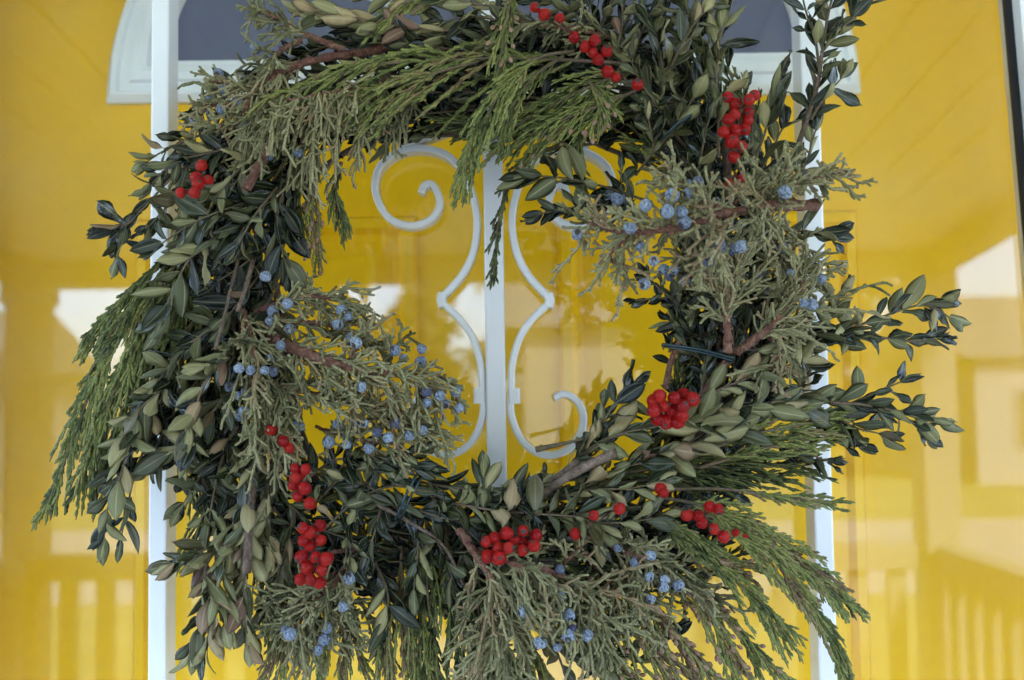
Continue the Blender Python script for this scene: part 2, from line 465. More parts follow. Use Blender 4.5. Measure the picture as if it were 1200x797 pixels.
house('garage', 1.7, -19.0, 3.0, 5, 3.4, 1.2, 'small tan building across the road, mirrored right of the middle bar', [(0.0, 0.9, 0.8, 1.0)], M_tan)
def tree(x, y, h, cw, n, lab, seed):
    """dark evergreen: trunk with limbs, crown of leaf clumps in an uneven cone"""
    g = np.random.default_rng(seed)
    r = empty('tree', (x, y, -0.62)); tag(r, lab, 'tree', 'evergreen trees across the road')
    tb = Tubes(8)
    tb.add(np.array([[0, 0, 0], [0.05, 0, h * 0.4], [-0.05, 0, h * 0.7], [0, 0, h * 0.98]]), [0.22, 0.17, 0.11, 0.03], up=(1, 0, 0))
    c = []
    for k in range(60):
        a = g.uniform(0, 6.28); z = h * g.uniform(0.10, 0.95); L = cw * (1.12 - z / h) * g.uniform(0.65, 1.15)
        e = np.array([math.cos(a) * L, math.sin(a) * L, z + L * g.uniform(-.3, .05)])
        q = np.array([[0, 0, z], [e[0] * .5, e[1] * .5, z + L * .05], e])
        tb.add(q, [0.05, 0.03, 0.01], up=(0.1, 0.1, 1))
        m = n // 60; s_ = g.uniform(0.25, 1.05, (m, 1))
        c.append(np.array([0, 0, z]) * (1 - s_) + e * s_ + g.normal(0, 0.16, (m, 3)))
    V, Fc, T, A = tb.arrays()
    mesh_obj('trunk', V, Fc, M_bark, r, smooth=True)
    c = np.vstack(c); m = len(c); a, b_ = norm(g.normal(size=(m, 3))), norm(g.normal(size=(m, 3)))
    s = g.uniform(0.10, 0.24, (m, 1))
    V = np.stack([c - a * s, c + b_ * s * .5, c + a * s, c - b_ * s * .5], 1).reshape(-1, 3)
    tag(mesh_obj('crown', V, np.arange(m * 4).reshape(-1, 4), M_tleaf, r), kind='stuff')
for i, (x, y, h, cw, lab) in enumerate([(-15.6, -27, 10, 2.6, 'evergreen across the road, farthest left in the glass reflection'), (-8.2, -28, 11, 3.0, 'tall evergreen across the road, second from the left in the reflection'),
        (-5.2, -25, 9, 2.6, 'evergreen across the road mirrored left of the middle bar'), (-2.3, -27, 8, 1.6, 'narrow evergreen across the road mirrored behind the left scroll'),
        (0.6, -24, 10, 2.6, 'evergreen behind the small tan building, mirrored behind the right scroll'), (4.0, -26, 11, 3.0, 'broad evergreen mirrored right of the small tan building'),
        (8.2, -27, 9, 2.8, 'evergreen across the road mirrored left of the right post'), (11.2, -32, 11, 2.8, 'evergreen beside the white house, mirrored at the right')]):
    tree(x, y, h, cw, 6600, lab, 30 + i)

# ------------------------------------------------------------------ unseen house wall that blocks light, door
wall = empty('unseen_house_wall', (0, 0.3, 0)); tag(wall, kind='structure')  # out of view, added to stop light leaking from behind the door
for (a, b_, c_, d_) in ((-3.2, -0.60, 0, 2.5), (0.682, 3.4, 0, 2.5), (-0.599, 0.681, 2.16, 2.5)):
    box('wall_panel', a, b_, -0.06 + 0.0, 0.10, c_ + 0.001, d_ - 0.001, M_wall, wall)
fr = empty('door_frame', (0, 0.2, 0)); tag(fr, 'unseen white casing and jambs around the yellow front door, added to block side light', 'door frame')
box('jamb', -0.598, -0.482, -0.13, 0.15, 0.002, 2.158, M_white, fr, 0.004)  # jambs out of view, added to block side light between glass and door
box('jamb', 0.602, 0.680, -0.13, 0.15, 0.002, 2.158, M_white, fr, 0.004)
box('head', -0.481, 0.601, -0.13, 0.15, 2.10, 2.158, M_white, fr, 0.004)
box('threshold', -0.481, 0.601, -0.14, 0.15, 0.002, 0.03, M_deck, fr, 0.003)

DY = 0.172                       # face of the yellow door
door = empty('front_door', (0.01, DY + 0.022, 0.03))
tag(door, 'bright yellow panelled front door with an arched window, behind the storm door glass', 'door')
def local(o, V): return np.asarray(V, float) - np.array(o.location)
V, Fc = box_vf(-0.478, 0.598, DY, DY + 0.044, 0.035, 2.095, 0.002)
mesh_obj('slab', local(door, V), Fc, M_yellow, door)

def raised_panel(x0, x1, z0, z1):
    """sunk moulding with a raised field"""
    prof = [(0.0, 0.0), (0.003, 0.006), (0.011, 0.0075), (0.016, 0.001), (0.022, 0.0012), (0.036, 0.008), (0.040, 0.0085)]
    V, Fc = [], []
    for (i, h) in prof:
        V += [(x0 + i, DY - 0.0006 - h, z0 + i), (x1 - i, DY - 0.0006 - h, z0 + i), (x1 - i, DY - 0.0006 - h, z1 - i), (x0 + i, DY - 0.0006 - h, z1 - i)]
    for k in range(len(prof) - 1):
        for j in range(4):
            Fc.append((k * 4 + j, k * 4 + (j + 1) % 4, k * 4 + 4 + (j + 1) % 4, k * 4 + 4 + j))
    k = (len(prof) - 1) * 4
    Fc.append((k, k + 1, k + 2, k + 3))
    return mesh_obj('panel', local(door, V), Fc, M_yellow, door)
pL0, pL1 = PY(160, 258, DY), PY(489, 258, DY)
pR0, pR1 = PY(653, 258, DY), PY(1003, 256, DY)
raised_panel(pL0[0], pL1[0], 0.98, pL0[2])
raised_panel(pR0[0], pR1[0], 0.98, pL0[2])
raised_panel(pL0[0], pL1[0], 0.20, 0.88)
raised_panel(pR0[0], pR1[0], 0.20, 0.88)

# arched window of the door
fl, frr = PY(127, 122, DY), PY(1007, 112, DY)
FX, FZ, FA = (fl[0] + frr[0]) / 2, (fl[2] + frr[2]) / 2, (frr[0] - fl[0]) / 2
FH = FA * 0.88
def arch(a, h, z0, n=48):
    t = np.linspace(0, math.pi, n)
    p = np.stack([FX + a * np.cos(t), FZ + z0 + h * np.sin(t)], 1)
    return p
def arch_ring(name, rings, mat, parent):
    """rings: (half width, height, bottom offset, y) swept round the closed arch outline"""
    V, n, Fc = [], 48, []
    for (a, h, z0, y) in rings:
        V += [(x, y, z) for x, z in arch(a, h, z0, n)]
    for k in range(len(rings) - 1):
        for j in range(n):
            j2 = (j + 1) % n
            Fc.append((k * n + j, k * n + j2, (k + 1) * n + j2, (k + 1) * n + j))
    return mesh_obj(name, local(door, V), Fc, mat, parent)
y0 = DY - 0.0005
px = 0.00074
prof = [(0, 0, 0), (1, 0.0, 0.006), (8, 8, 0.012), (15, 10, 0.0125), (18, 12, 0.009), (30, 22, 0.009), (33, 24, 0.0135), (44, 33, 0.0155), (52, 40, 0.0135), (56, 43, 0.008), (70, 49, 0.007), (78, 50, -0.004)]
rings = [(FA - i * px, FH - i * px * 1.2 - b * px, b * px, y0 - d) for (i, b, d) in prof]
window = arch_ring('window_frame', rings, M_fanwhite, door)
a_, h_, z_ = rings[-1][0], rings[-1][1], rings[-1][2]
po = arch(a_ + 0.002, h_ + 0.002, z_ - 0.002, 48)
mesh_obj('pane', local(door, [(x, y0 - 0.0015, z) for x, z in po]), [tuple(range(48))], M_fanpane, window)
for k in range(1, 5):            # glazing spokes of the fan
    t = math.pi * k / 5
    c0 = np.array([FX + 0.10 * math.cos(t), FZ + z_ + 0.09 * math.sin(t)]); c1 = np.array([FX + (a_ + .004) * math.cos(t), FZ + z_ + (h_ + .004) * math.sin(t)])
    d = norm(c1 - c0); nrm = np.array([-d[1], d[0]]) * 0.007
    q = [c0 - nrm, c1 - nrm, c1 + nrm, c0 + nrm]
    V = [(p[0], y0 - 0.002, p[1]) for p in q] + [(p[0] * 1, y0 - 0.009, p[1]) for p in [c0 - nrm * .4, c1 - nrm * .4, c1 + nrm * .4, c0 + nrm * .4]]
    mesh_obj('glazing_spoke', local(door, V), [(4, 5, 6, 7), (0, 1, 5, 4), (1, 2, 6, 5), (2, 3, 7, 6), (3, 0, 4, 7)], M_fanwhite, window)

# ------------------------------------------------------------------ storm door: glass, stiles, bars and scrolls
storm = empty('storm_door', (0.0, 0.09, 0.03))
tag(storm, 'glazed storm door with white upright bars and curled white scrollwork', 'storm door')
V, Fc = box_vf(-0.455, 0.560, GL, GL + 0.004, 0.13, 2.03)
mesh_obj('glass_pane', local(storm, V), Fc, M_glass, storm)
g0, g1 = PY(1178, 0, GL - 0.006), PY(1199, 240, GL - 0.006)
sl = (g1[0] - g0[0]) / (g1[2] - g0[2])
def slanted(name, off0, off1, y0_, y1_, mat):
    V = []
    for z in (0.10, 2.06):
        x0_ = g0[0] + sl * (z - g0[2])
        V += [(x0_ + off0, y0_, z), (x0_ + off1, y0_, z), (x0_ + off1, y1_, z), (x0_ + off0, y1_, z)]
    return mesh_obj(name, local(storm, V), [(0, 1, 5, 4), (1, 2, 6, 5), (2, 3, 7, 6), (3, 0, 4, 7), (0, 3, 2, 1), (4, 5, 6, 7)], mat, storm)
slanted('gasket', 0.0, 0.0052, GL - 0.006, GL - 0.0008, M_black)
slanted('stile', 0.0053, 0.062, GL - 0.018, GL + 0.016, M_white)
box_parts = [('stile', -0.478, -0.432, GL - 0.018, GL + 0.016, 0.036, 2.09)]
for (nm, a, b_, c_, d_, e_, f_) in box_parts:
    V, Fc = box_vf(a, b_, c_, d_, e_, f_, 0.003); mesh_obj(nm, local(storm, V), Fc, M_white, storm)
for (nm, e_, f_) in (('rail', 0.036, 0.16), ('rail', 1.99, 2.09)):
    V, Fc = box_vf(-0.431, 0.40, GL - 0.0175, GL + 0.0155, e_, f_, 0.003); mesh_obj(nm, local(storm, V), Fc, M_white, storm)

BY = 0.056                      # front of the bars
def bar(pxt, pyt, pxb, pyb, wpx, depth):
    a, b_ = PY(pxt, pyt, BY), PY(pxb, pyb, BY)
    x = (a[0] + b_[0]) / 2; w = wpx * 0.776 / F / 2
    V, Fc = box_vf(x - w, x + w, BY, BY + depth, 0.162, 1.988, 0.0016)
    return mesh_obj('glazing_bar', local(storm, V), Fc, M_white, storm, smooth=False)
bar(188, 0, 183, 797, 21, 0.024)
bar(577, 200, 583, 560, 23, 0.024)
bar(947, 0, 971, 797, 22, 0.024)

def strip(name, pts, hw, depth, yf, parent, mat=M_white):
    """flat metal strip bent along a line: hw half thickness in metres, depth front to back"""
    p = spline([PY(x, y, yf) for x, y in pts], 14 * len(pts))
    t = np.gradient(p, axis=0); t[:, 1] = 0; t = norm(t)
    nrm = np.stack([-t[:, 2], 0 * t[:, 0], t[:, 0]], 1)
    c = 0.0012
    sec = [(-hw + c, 0), (hw - c, 0), (hw, c), (hw, depth - c), (hw - c, depth), (-hw + c, depth), (-hw, depth - c), (-hw, c)]
    V, Fc, S = [], [], len(sec)
    for i in range(len(p)):
        for (s, d) in sec:
            q = p[i] + nrm[i] * s; V.append((q[0], yf + d, q[2]))
    for i in range(len(p) - 1):
        for j in range(S): Fc.append((i * S + j, i * S + (j + 1) % S, (i + 1) * S + (j + 1) % S, (i + 1) * S + j))
    Fc.append(tuple(range(S))); Fc.append(tuple(reversed(range((len(p) - 1) * S, len(p) * S))))
    return mesh_obj(name, local(storm, V) if parent is storm else V, Fc, mat, parent)

SL_up = [(493, 226), (497, 217), (505, 215), (512, 224), (515, 240), (504, 257), (481, 264), (457, 256), (443, 236), (439, 214), (446, 193), (466, 178), (492, 173), (519, 179), (538, 195), (552, 222), (559, 258), (555, 293), (542, 321), (521, 345)]
SL_lo = [(521, 357), (537, 372), (553, 394), (563, 426), (565, 455), (566, 485), (556, 513), (539, 529), (520, 533), (500, 526), (485, 508), (481, 487), (488, 469), (503, 461), (515, 466)]
def mirror(l):
    return [(1162 + 0.012 * 0 - x + (y - 370) * 0.026, y + 0.02 * (x - 581) * -0.6) for x, y in l]
hw = 0.0027
for side in (0, 1):
    f = (lambda l: l) if side == 0 else mirror
    s = strip('scroll', f(SL_up), hw, 0.017, BY + 0.003, storm)
    s2 = strip('scroll', f(SL_lo), hw, 0.017, BY + 0.003, storm)
    # flat boss at the waist and the collar below it
    for pts, w in (([(519, 343), (517, 351), (519, 359)], 0.0036), ):
        strip('boss', f(pts), w, 0.018, BY + 0.0022, storm)
    strip('collar', f([(562, 455), (562, 464), (562, 473)]), 0.0045, 0.019, BY + 0.0018, storm)
    strip('scroll', f([(466, 170), (495, 162), (522, 153), (545, 140), (560, 118), (562, 80)]), hw, 0.015, BY + 0.004, storm)

# ------------------------------------------------------------------ the wreath
WC = P(560, 385, 0)
wreath = empty('wreath', tuple(WC))
tag(wreath, 'evergreen wreath of boxwood, cedar and juniper with red and blue berries, hung on the glass', 'wreath')
def wl_(V): return np.asarray(V, float) - WC
def wbuild(tb, name, mat, parent, off=None):
    V, Fc, T, A = tb.arrays()
    return mesh_obj(name, wl_(V), Fc, mat, parent, smooth=True, attrs={'tint': T, 'along': A})

def leaf_mesh(seed):
    g = np.random.default_rng(seed)
    n, w = 8, g.uniform(0.135, 0.24)
    bend, fold, twist, wave = g.uniform(-0.55, 0.6), g.uniform(0.0, 0.8), g.uniform(-0.9, 0.9), g.uniform(-0.09, 0.09)
    us = [-1, -0.5, 0, 0.5, 1]
    ti = g.uniform(0, 1)
    peak = g.uniform(0.38, 0.62)
    top, bot, A, C = [], [], [], []
    V, idx = [], {}
    def add(x, y, z, u, v):
        V.append((x, y, z)); A.append(v); C.append(u); return len(V) - 1
    for i in range(n):
        v = i / (n - 1)
        vv = v ** (math.log(0.5) / math.log(peak))
        hwid = w * (math.sin(math.pi * vv) ** 0.72) if 0 < i < n - 1 else (0.018 if i == 0 else 0.004)
        for j, u in enumerate(us):
            x = hwid * u
            z = abs(x) * fold - fold * hwid * 0.3 + bend * (v - 0.35) ** 2 + wave * math.sin(v * 9 + u * 1.7) * abs(u)
            a = twist * (v - 0.3)
            X, Z = x * math.cos(a) - z * math.sin(a) * 0.4, z * math.cos(a) + x * math.sin(a)
            if j in (0, 4): k = add(X, v, Z, u, v); idx[(i, j, 0)] = idx[(i, j, 1)] = k
            else:
                idx[(i, j, 0)] = add(X, v, Z + 0.009, u, v); idx[(i, j, 1)] = add(X, v, Z - 0.009 - (0.006 if j == 2 else 0), u, v)
    Fc, mi = [], []
    for i in range(n - 1):
        for j in range(4):
            Fc.append((idx[(i, j, 0)], idx[(i, j + 1, 0)], idx[(i + 1, j + 1, 0)], idx[(i + 1, j, 0)])); mi.append(0)
            Fc.append((idx[(i, j, 1)], idx[(i + 1, j, 1)], idx[(i + 1, j + 1, 1)], idx[(i, j + 1, 1)])); mi.append(1)
    return np.array(V), np.array(Fc), np.array(mi), np.array(A), np.array(C)
NV = 26
LV = [leaf_mesh(100 + i) for i in range(NV)]

leaves = []      # (matrix 3x3 scaled, location, variant, tint, sprig object or None)
Cdir = np.array([0, -1.0, 0])
def add_leaf(base, Y, N, L, tint, sprig):
    Y = norm(Y); X = norm(np.cross(Y, N)); Z = np.cross(X, Y)
    if base[1] + Y[1] * L > 0.046 or base[1] > 0.046: return
    leaves.append((np.stack([X, Y, Z], 1) * L, np.asarray(base, float), int(rng.integers(NV)), tint, sprig))

def rvec(s): return rng.normal(0, s, 3)

def path3(path, jit=0.0):
    return [P(*(p if len(p) == 3 else (p[0], p[1], 30))) + rvec(jit) * np.array([1, .6, 1]) for p in path]

def boxwood(path, L=38, gap=15, under=0.5, tint=0.4, ang=42, r=1.1, hero=True, start=0.12, mat=None, spread=0.17):
    L *= 0.90; gap *= 0.95; under *= 0.95
    c = path3(path)
    n = 40
    p = spline(c, n)
    ln = np.linalg.norm(np.diff(p, axis=0), axis=1).sum()
    tb = Tubes(6)
    rad = np.linspace(r, 0.5, n) * 0.001
    tb.add(p, rad, tint=rng.uniform(0.2, 0.9))
    sprig = wbuild(tb, 'boxwood_sprig', mat or M_stem, wreath) if hero else None
    if not hero: fill_stems.add(p[::2], rad[::2], tint=rng.uniform(0.1, 0.8))
    k = max(3, int(ln * (1 - start) / (gap * PXM)))
    for i in range(k + 1):
        s = start + (1 - start) * i / k
        x = s * (n - 1); j = min(int(x), n - 2)
        b = p[j] + (p[j + 1] - p[j]) * (x - j)
        T = norm(p[j + 1] - p[j])
        S = norm(np.cross(T, Cdir)); U = np.cross(S, T)
        ph = (i % 2) * math.pi / 2 * 0.8 + rng.normal(0, 0.3)
        last = i == k
        for q in (0, 1):
            a = ph + q * math.pi
            D = S * math.cos(a) + U * math.sin(a) * 0.75
            an = math.radians(rng.normal(ang, 11)) * (0.5 if last else 1)
            if rng.random() < 0.07: continue
            Y = T * math.cos(an) + D * math.sin(an) + rvec(0.26)
            if Y @ Cdir < -0.35: Y = Y - Cdir * (Y @ Cdir + 0.2)
            N = T * math.sin(an) - D * math.cos(an)
            fs = -1 if rng.random() < under else 1
            N = N * 0.5 + Cdir * fs * rng.uniform(0.35, 1.1) + rvec(0.3)
            ll = L * PXM * rng.uniform(0.65, 1.2) * (0.8 if (last or s > 0.9) else 1)
            add_leaf(b + D * 0.0008, Y, N, ll, float(np.clip(tint + rng.normal(0, spread) + (0.45 if rng.random() < 0.06 else 0), 0, 1)), sprig)
        if last:
            add_leaf(b, T + rvec(0.1), Cdir * (-1 if rng.random() < under else 1) + rvec(.3), L * PXM * 0.8, tint, sprig)
    return sprig

def sawtooth(n, r, amp=0.22):
    k = np.arange(n); return r * (1 + amp * np.where(k % 2 == 0, -1, 1))

def cedar_into(tb, cones, p, blen, nb, ang, tint, droop, wid, dens, conefrac, t0=0.08, tilt=0.25):
    nb = int(nb * 1.3); wid = wid * 0.86
    n = len(p)
    ln = np.linalg.norm(np.diff(p, axis=0), axis=1).sum()
    for i in range(nb):
        s = t0 + (1 - t0) * (i + rng.uniform(-.3, .3)) / max(1, nb - 1)
        s = min(max(s, 0), 1); x = s * (n - 1); j = min(int(x), n - 2)
        b = p[j] + (p[j + 1] - p[j]) * (x - j); T = norm(p[j + 1] - p[j])
        S = norm(np.cross(T, Cdir)); U = np.cross(S, T)
        sd = 1 if i % 2 else -1
        a = math.radians(rng.normal(ang, 7)); tl = rng.normal(0, tilt)
        D = norm(S * sd + U * tl)
        d0 = T * math.cos(a) + D * math.sin(a)
        L = blen * PXM * rng.uniform(0.7, 1.15) * (0.5 + 0.75 * math.sin(math.pi * min(1, 0.25 + 0.65 * s)) )
        m = 12
        u = np.linspace(0, 1, m)[:, None]
        q = b + L * (u * d0 + u ** 2 * (0.35 * (T - d0) + np.array([0, 0, -droop])) + np.sin(u * 5 + rng.uniform(0, 6)) * rvec(0.02))
        ti = float(np.clip(tint + rng.normal(0, 0.15), 0, 1))
        rr = sawtooth(m, wid * 0.001) * np.linspace(1, 0.75, m); rr[-1] *= 0.3
        up = norm(U * 1.0 + S * rng.normal(0, 0.25))
        tb.add(q, rr, up=up, flat=0.45, tint=ti)
        k = max(2, int(L / (PXM * 9.0) * dens))
        for z in range(k):
            v = 0.16 + 0.80 * z / k; y = v * (m - 1); jj = min(int(y), m - 2)
            bb = q[jj] + (q[jj + 1] - q[jj]) * (y - jj); tt = norm(q[jj + 1] - q[jj])
            ss = norm(np.cross(tt, up)) * (1 if z % 2 else -1)
            aa = math.radians(rng.normal(20, 5))
            l2 = PXM * rng.uniform(7, 17) * (1.1 - 0.45 * v)
            uu = np.linspace(0, 1, 5)[:, None]
            d2 = tt * math.cos(aa) + ss * math.sin(aa)
            w = bb + l2 * (uu * d2 + uu ** 2 * 0.25 * (tt - d2)) + rvec(0.0002)
            r2 = sawtooth(5, wid * 0.00082, 0.18); r2[-1] *= 0.35
            tb.add(w, r2, up=up, flat=0.5, tint=min(1, ti + rng.normal(0.03, 0.06)))
            if rng.random() < conefrac:
                e = w[-1]; c = np.stack([e, e + d2 * 0.0014, e + d2 * 0.0030, e + d2 * 0.0044])
                cones.add(c, np.array([0.5, 1.45, 1.5, 0.35]) * 0.001, up=up, flat=0.9, tint=rng.uniform(0, 1))

def cedar(path, blen=55, nb=18, ang=26, tint=0.45, droop=0.25, wid=1.2, dens=1.0, cone=0.0, hero=True, r=1.3, t0=0.08, tilt=0.25):
    p = spline(path3(path), 40)
    if hero:
        st = Tubes(6); st.add(p, np.linspace(r, 0.6, 40) * 0.001, tint=rng.uniform(0.2, 0.9))
        sprig = wbuild(st, 'cedar_sprig', M_stem, wreath)
        tb, cn = Tubes(4), Tubes(6)
    else:
        tb, cn = fill_cedar, fill_cones; fill_stems.add(p[::2], np.linspace(r, .6, 20) * 0.001, tint=.4)
    cedar_into(tb, cn, p, blen, nb, ang, tint, droop, wid, dens, cone, t0, tilt)
    if hero:
        tag(wbuild(tb, 'foliage', M_ced, sprig), kind='stuff')
        if cn.g: tag(wbuild(cn, 'pollen_cones', M_cone, sprig), kind='stuff')
        return sprig

def tipped(n, r, L):
    """parameter values and radii of a twig with a blunt rounded end"""
    d = min(0.3, 0.8 * r / L)
    u = np.concatenate([np.linspace(0, 1 - d, n - 2), [1 - 0.3 * d, 1.0]])[:, None]
    rr = r * (1 + 0.13 * np.where(np.arange(n) % 2 == 0, -1, 1)); rr *= np.linspace(1.08, 0.86, n); rr[-2] = r * 0.55; rr[-1] = r * 0.08
    return u, rr

def juniper(path, r0=3.0, nb=26, blen=50, ang=48, tw=18, tint=0.5, droop=0.2, t0=0.1, bias=(0, 0, 0), wid=0.92, curl=0.3, dens=1.0, wood=None, r1=0.9, flatd=0.7, ucap=9.0):
    p = spline(path3(path), 44)
    st = Tubes(10)
    k_ = np.arange(44)
    rad = np.linspace(r0, r1, 44) * 0.001 * (1 + 0.10 * np.sin(k_ * 1.9 + rng.uniform(0, 6)) + 0.08 * np.sin(k_ * 0.9 + 2)) + rng.normal(0, 0.00018, 44)
    rad = np.concatenate([[1e-5], rad, [1e-5]])
    pw = p + rng.normal(0, 0.0003, (44, 3))
    st.add(np.vstack([pw[:1] - (pw[1] - pw[0]) * 0.06, pw, pw[-1:] + (pw[-1] - pw[-2]) * 0.06]), np.maximum(rad, 1e-5), tint=rng.uniform(0.3, 0.8))
    for q in range(int(7 * (r0 > 2))):                    # stubs of shed twigs
        j = int(rng.integers(2, 36)); T = norm(p[j + 1] - p[j]); d = norm(np.cross(T, rvec(1.0))); d = d if d @ Cdir > -0.2 else -d
        b = p[j]; e = b + (d + T * 0.8) * 0.001 * rng.uniform(1.6, 2.6) * r0 / 2
        st.add(np.stack([b, b * .5 + e * .5, e, e + d * 1e-4]), np.array([0.9, 0.8, 0.6, 0.02]) * 0.0007 * r0 / 1.6, tint=0.5)
    sprig = wbuild(st, 'juniper_sprig', wood or M_redwood, wreath)
    tb = Tubes(6)
    bias = np.asarray(bias, float)
    for i in range(nb):
        s = min(1, max(0, t0 + (1 - t0) * (i + rng.uniform(-.4, .4)) / max(1, nb - 1)))
        x = s * 43; j = min(int(x), 42)
        b = p[j] + (p[j + 1] - p[j]) * (x - j); T = norm(p[j + 1] - p[j])
        S = norm(np.cross(T, Cdir)); U = np.cross(S, T)
        a = rng.uniform(0, 6.283); D = S * math.cos(a) + U * min(ucap, math.sin(a) * flatd)
        an = math.radians(rng.normal(ang, 14))
        d0 = norm(T * math.cos(an) + D * math.sin(an) + bias * rng.uniform(0.4, 1.2))
        L = blen * PXM * rng.uniform(0.5, 1.25)
        m = 16; u, rr = tipped(m, wid * 0.001 * rng.uniform(0.9, 1.12), L)
        cv = rvec(curl)
        q = b + L * (u * d0 + u ** 2 * (cv * 0.8 + bias * 0.3 + np.array([0, 0, -droop]))) + L * 0.07 * np.sin(u * 6.5 + rng.uniform(0, 6)) * rvec(0.7)
        ti = float(np.clip(tint + rng.normal(0.03, 0.22), 0, 1))
        tb.add(q, rr, tint=ti)
        pl = norm(np.cross(norm(d0), Cdir + rvec(0.45)))       # plane in which this branchlet forks
        k = max(2, int(L / (PXM * 6.2) * dens))
        for z in range(k):
            v = 0.12 + 0.84 * (z + rng.uniform(-.3, .3)) / k; y = v * (m - 1); jj = max(0, min(int(y), m - 2))
            bb = q[jj] + (q[jj + 1] - q[jj]) * (y - jj); tt = norm(q[jj + 1] - q[jj] + 1e-9)
            dd = norm(pl * (1 if z % 2 else -1) + rvec(0.35)); dd = norm(dd - tt * (dd @ tt))
            aa = math.radians(rng.normal(42, 11)); d2 = tt * math.cos(aa) + dd * math.sin(aa)
            l2 = PXM * tw * rng.uniform(0.35, 1.4) * (1.1 - 0.5 * v)
            uu, r2 = tipped(8, wid * 0.00093, l2)
            w = bb + l2 * (uu * d2 + uu ** 2 * (0.3 * (tt - d2) + rvec(curl)))
            tt2 = min(1, max(0, ti + rng.normal(0.03, 0.08)))
            tb.add(w, r2, tint=tt2)
            if rng.random() < 0.55 and l2 > 7 * PXM:
                e = w[3]; d3 = norm(d2 * 0.8 + norm(np.cross(d2, Cdir + rvec(.4))) * rng.choice([-0.6, 0.6])); l3 = l2 * rng.uniform(0.3, 0.55)
                u3, r3 = tipped(5, wid * 0.00088, l3)
                tb.add(e + l3 * u3 * d3, r3, tint=tt2)
    tag(wbuild(tb, 'foliage', M_jun, sprig), kind='stuff')
    return sprig

def woody(path, r0, r1, mat, name='branch'):
    p = spline(path3(path), 36)
    st = Tubes(10)
    rad = np.linspace(r0, r1, 36) * 0.001 + rng.normal(0, 0.00013, 36)
    rad = np.concatenate([[1e-5], rad, [1e-5]])
    p = np.vstack([p[:1], p, p[-1:]]); p[0] -= (p[2] - p[1]) * 0.05; p[-1] += (p[-2] - p[-3]) * 0.05
    st.add(p, rad, tint=rng.uniform(0.35, 0.8))
    return wbuild(st, name, mat, wreath)

fill_stems, fill_cedar, fill_cones = Tubes(5), Tubes(4), Tubes(6)

# --- the bound ring of stems inside the wreath
def ring_pt(phi, r, dep):
    c, s = math.cos(phi), math.sin(phi)
    q = (abs(c) ** 3.2 + abs(s) ** 3.2) ** (-1 / 3.2)      # slightly squared ring
    return (562 + r * q * c * 0.99, 372 - r * q * s * 0.95, dep)
ringt = Tubes(8)
for k in range(26):
    a0 = rng.uniform(0, 6.283); ln = rng.uniform(1.2, 2.6); r_ = rng.normal(283, 22); dz = rng.uniform(-28, 12)
    pts = [P(*ring_pt(a0 + ln * t, r_ + rng.normal(0, 9), dz + rng.normal(0, 5))) for t in np.linspace(0, 1, 8)]
    ringt.add(spline(pts, 40), np.linspace(2.6, 1.3, 40) * 0.001 * rng.uniform(.6, 1.3), tint=rng.uniform(0, 0.6))
tag(wbuild(ringt, 'ring_of_stems', M_brownwood, wreath), kind='stuff')

# --- deep filling, behind everything: short sprigs along the ring, shade put into dark tints
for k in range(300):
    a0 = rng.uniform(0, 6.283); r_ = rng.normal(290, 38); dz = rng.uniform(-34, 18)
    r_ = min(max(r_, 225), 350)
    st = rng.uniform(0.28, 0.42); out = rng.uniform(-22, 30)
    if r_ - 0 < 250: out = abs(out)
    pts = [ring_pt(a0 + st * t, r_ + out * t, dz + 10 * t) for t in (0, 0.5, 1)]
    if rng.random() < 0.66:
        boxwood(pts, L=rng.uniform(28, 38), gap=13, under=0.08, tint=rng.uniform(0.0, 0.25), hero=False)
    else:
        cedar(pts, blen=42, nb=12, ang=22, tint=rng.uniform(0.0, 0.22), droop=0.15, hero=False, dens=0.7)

# ---- top
j_top = juniper([(520, 42, 20), (420, 62, 30), (370, 70, 36), (322, 88, 40), (296, 112, 42), (282, 152, 40)], r0=4.2, r1=1.6, nb=30, blen=42, t0=0.60, tint=0.55, droop=0.35, bias=(-0.35, 0, -0.2), ucap=0.0)
juniper([(300, 108, 40), (272, 100, 44), (246, 94, 42)], r0=1.4, r1=0.9, nb=12, blen=26, ang=38, tint=0.5, tw=14, droop=0.05)
juniper([(294, 122, 40), (266, 122, 44), (240, 124, 42)], r0=1.4, r1=0.9, nb=12, blen=28, ang=38, tint=0.42, tw=14, droop=0.1)
juniper([(284, 150, 38), (262, 148, 42), (236, 146, 40)], r0=1.4, r1=0.9, nb=12, blen=28, ang=38, tint=0.5, tw=14, droop=0.15)
juniper([(402, 58, 34), (372, 46, 38), (350, 36, 40), (330, 22, 40), (300, 14, 36)], r0=2.6, r1=1.0, nb=18, blen=34, t0=0.35, tint=0.40, droop=0.15, bias=(-0.4, 0, -0.1), tw=15)
juniper([(352, 48, 40), (328, 60, 42), (312, 78, 42)], r0=2.0, r1=1.0, nb=10, blen=30, t0=0.5, tint=0.45, bias=(-0.4, 0, -0.1))
juniper([(455, 92, 32), (410, 104, 44), (372, 112, 50), (335, 118, 50)], r0=1.6, r1=1.0, nb=46, blen=48, t0=0.0, ang=60, tint=0.52, droop=0.55, bias=(0.02, -0.1, -1.3), tw=26, curl=0.22)
juniper([(350, 105, 40), (318, 122, 46), (295, 135, 44)], r0=1.5, r1=1.0, nb=24, blen=42, t0=0.0, ang=60, tint=0.42, droop=0.5, bias=(-0.1, -0.05, -1.2), tw=22)
juniper([(505, 95, 20), (480, 110, 26), (455, 130, 26)], r0=1.5, r1=0.9, nb=16, blen=42, ang=45, tint=0.2, droop=0.4, bias=(-0.2, 0, -0.6), tw=22)
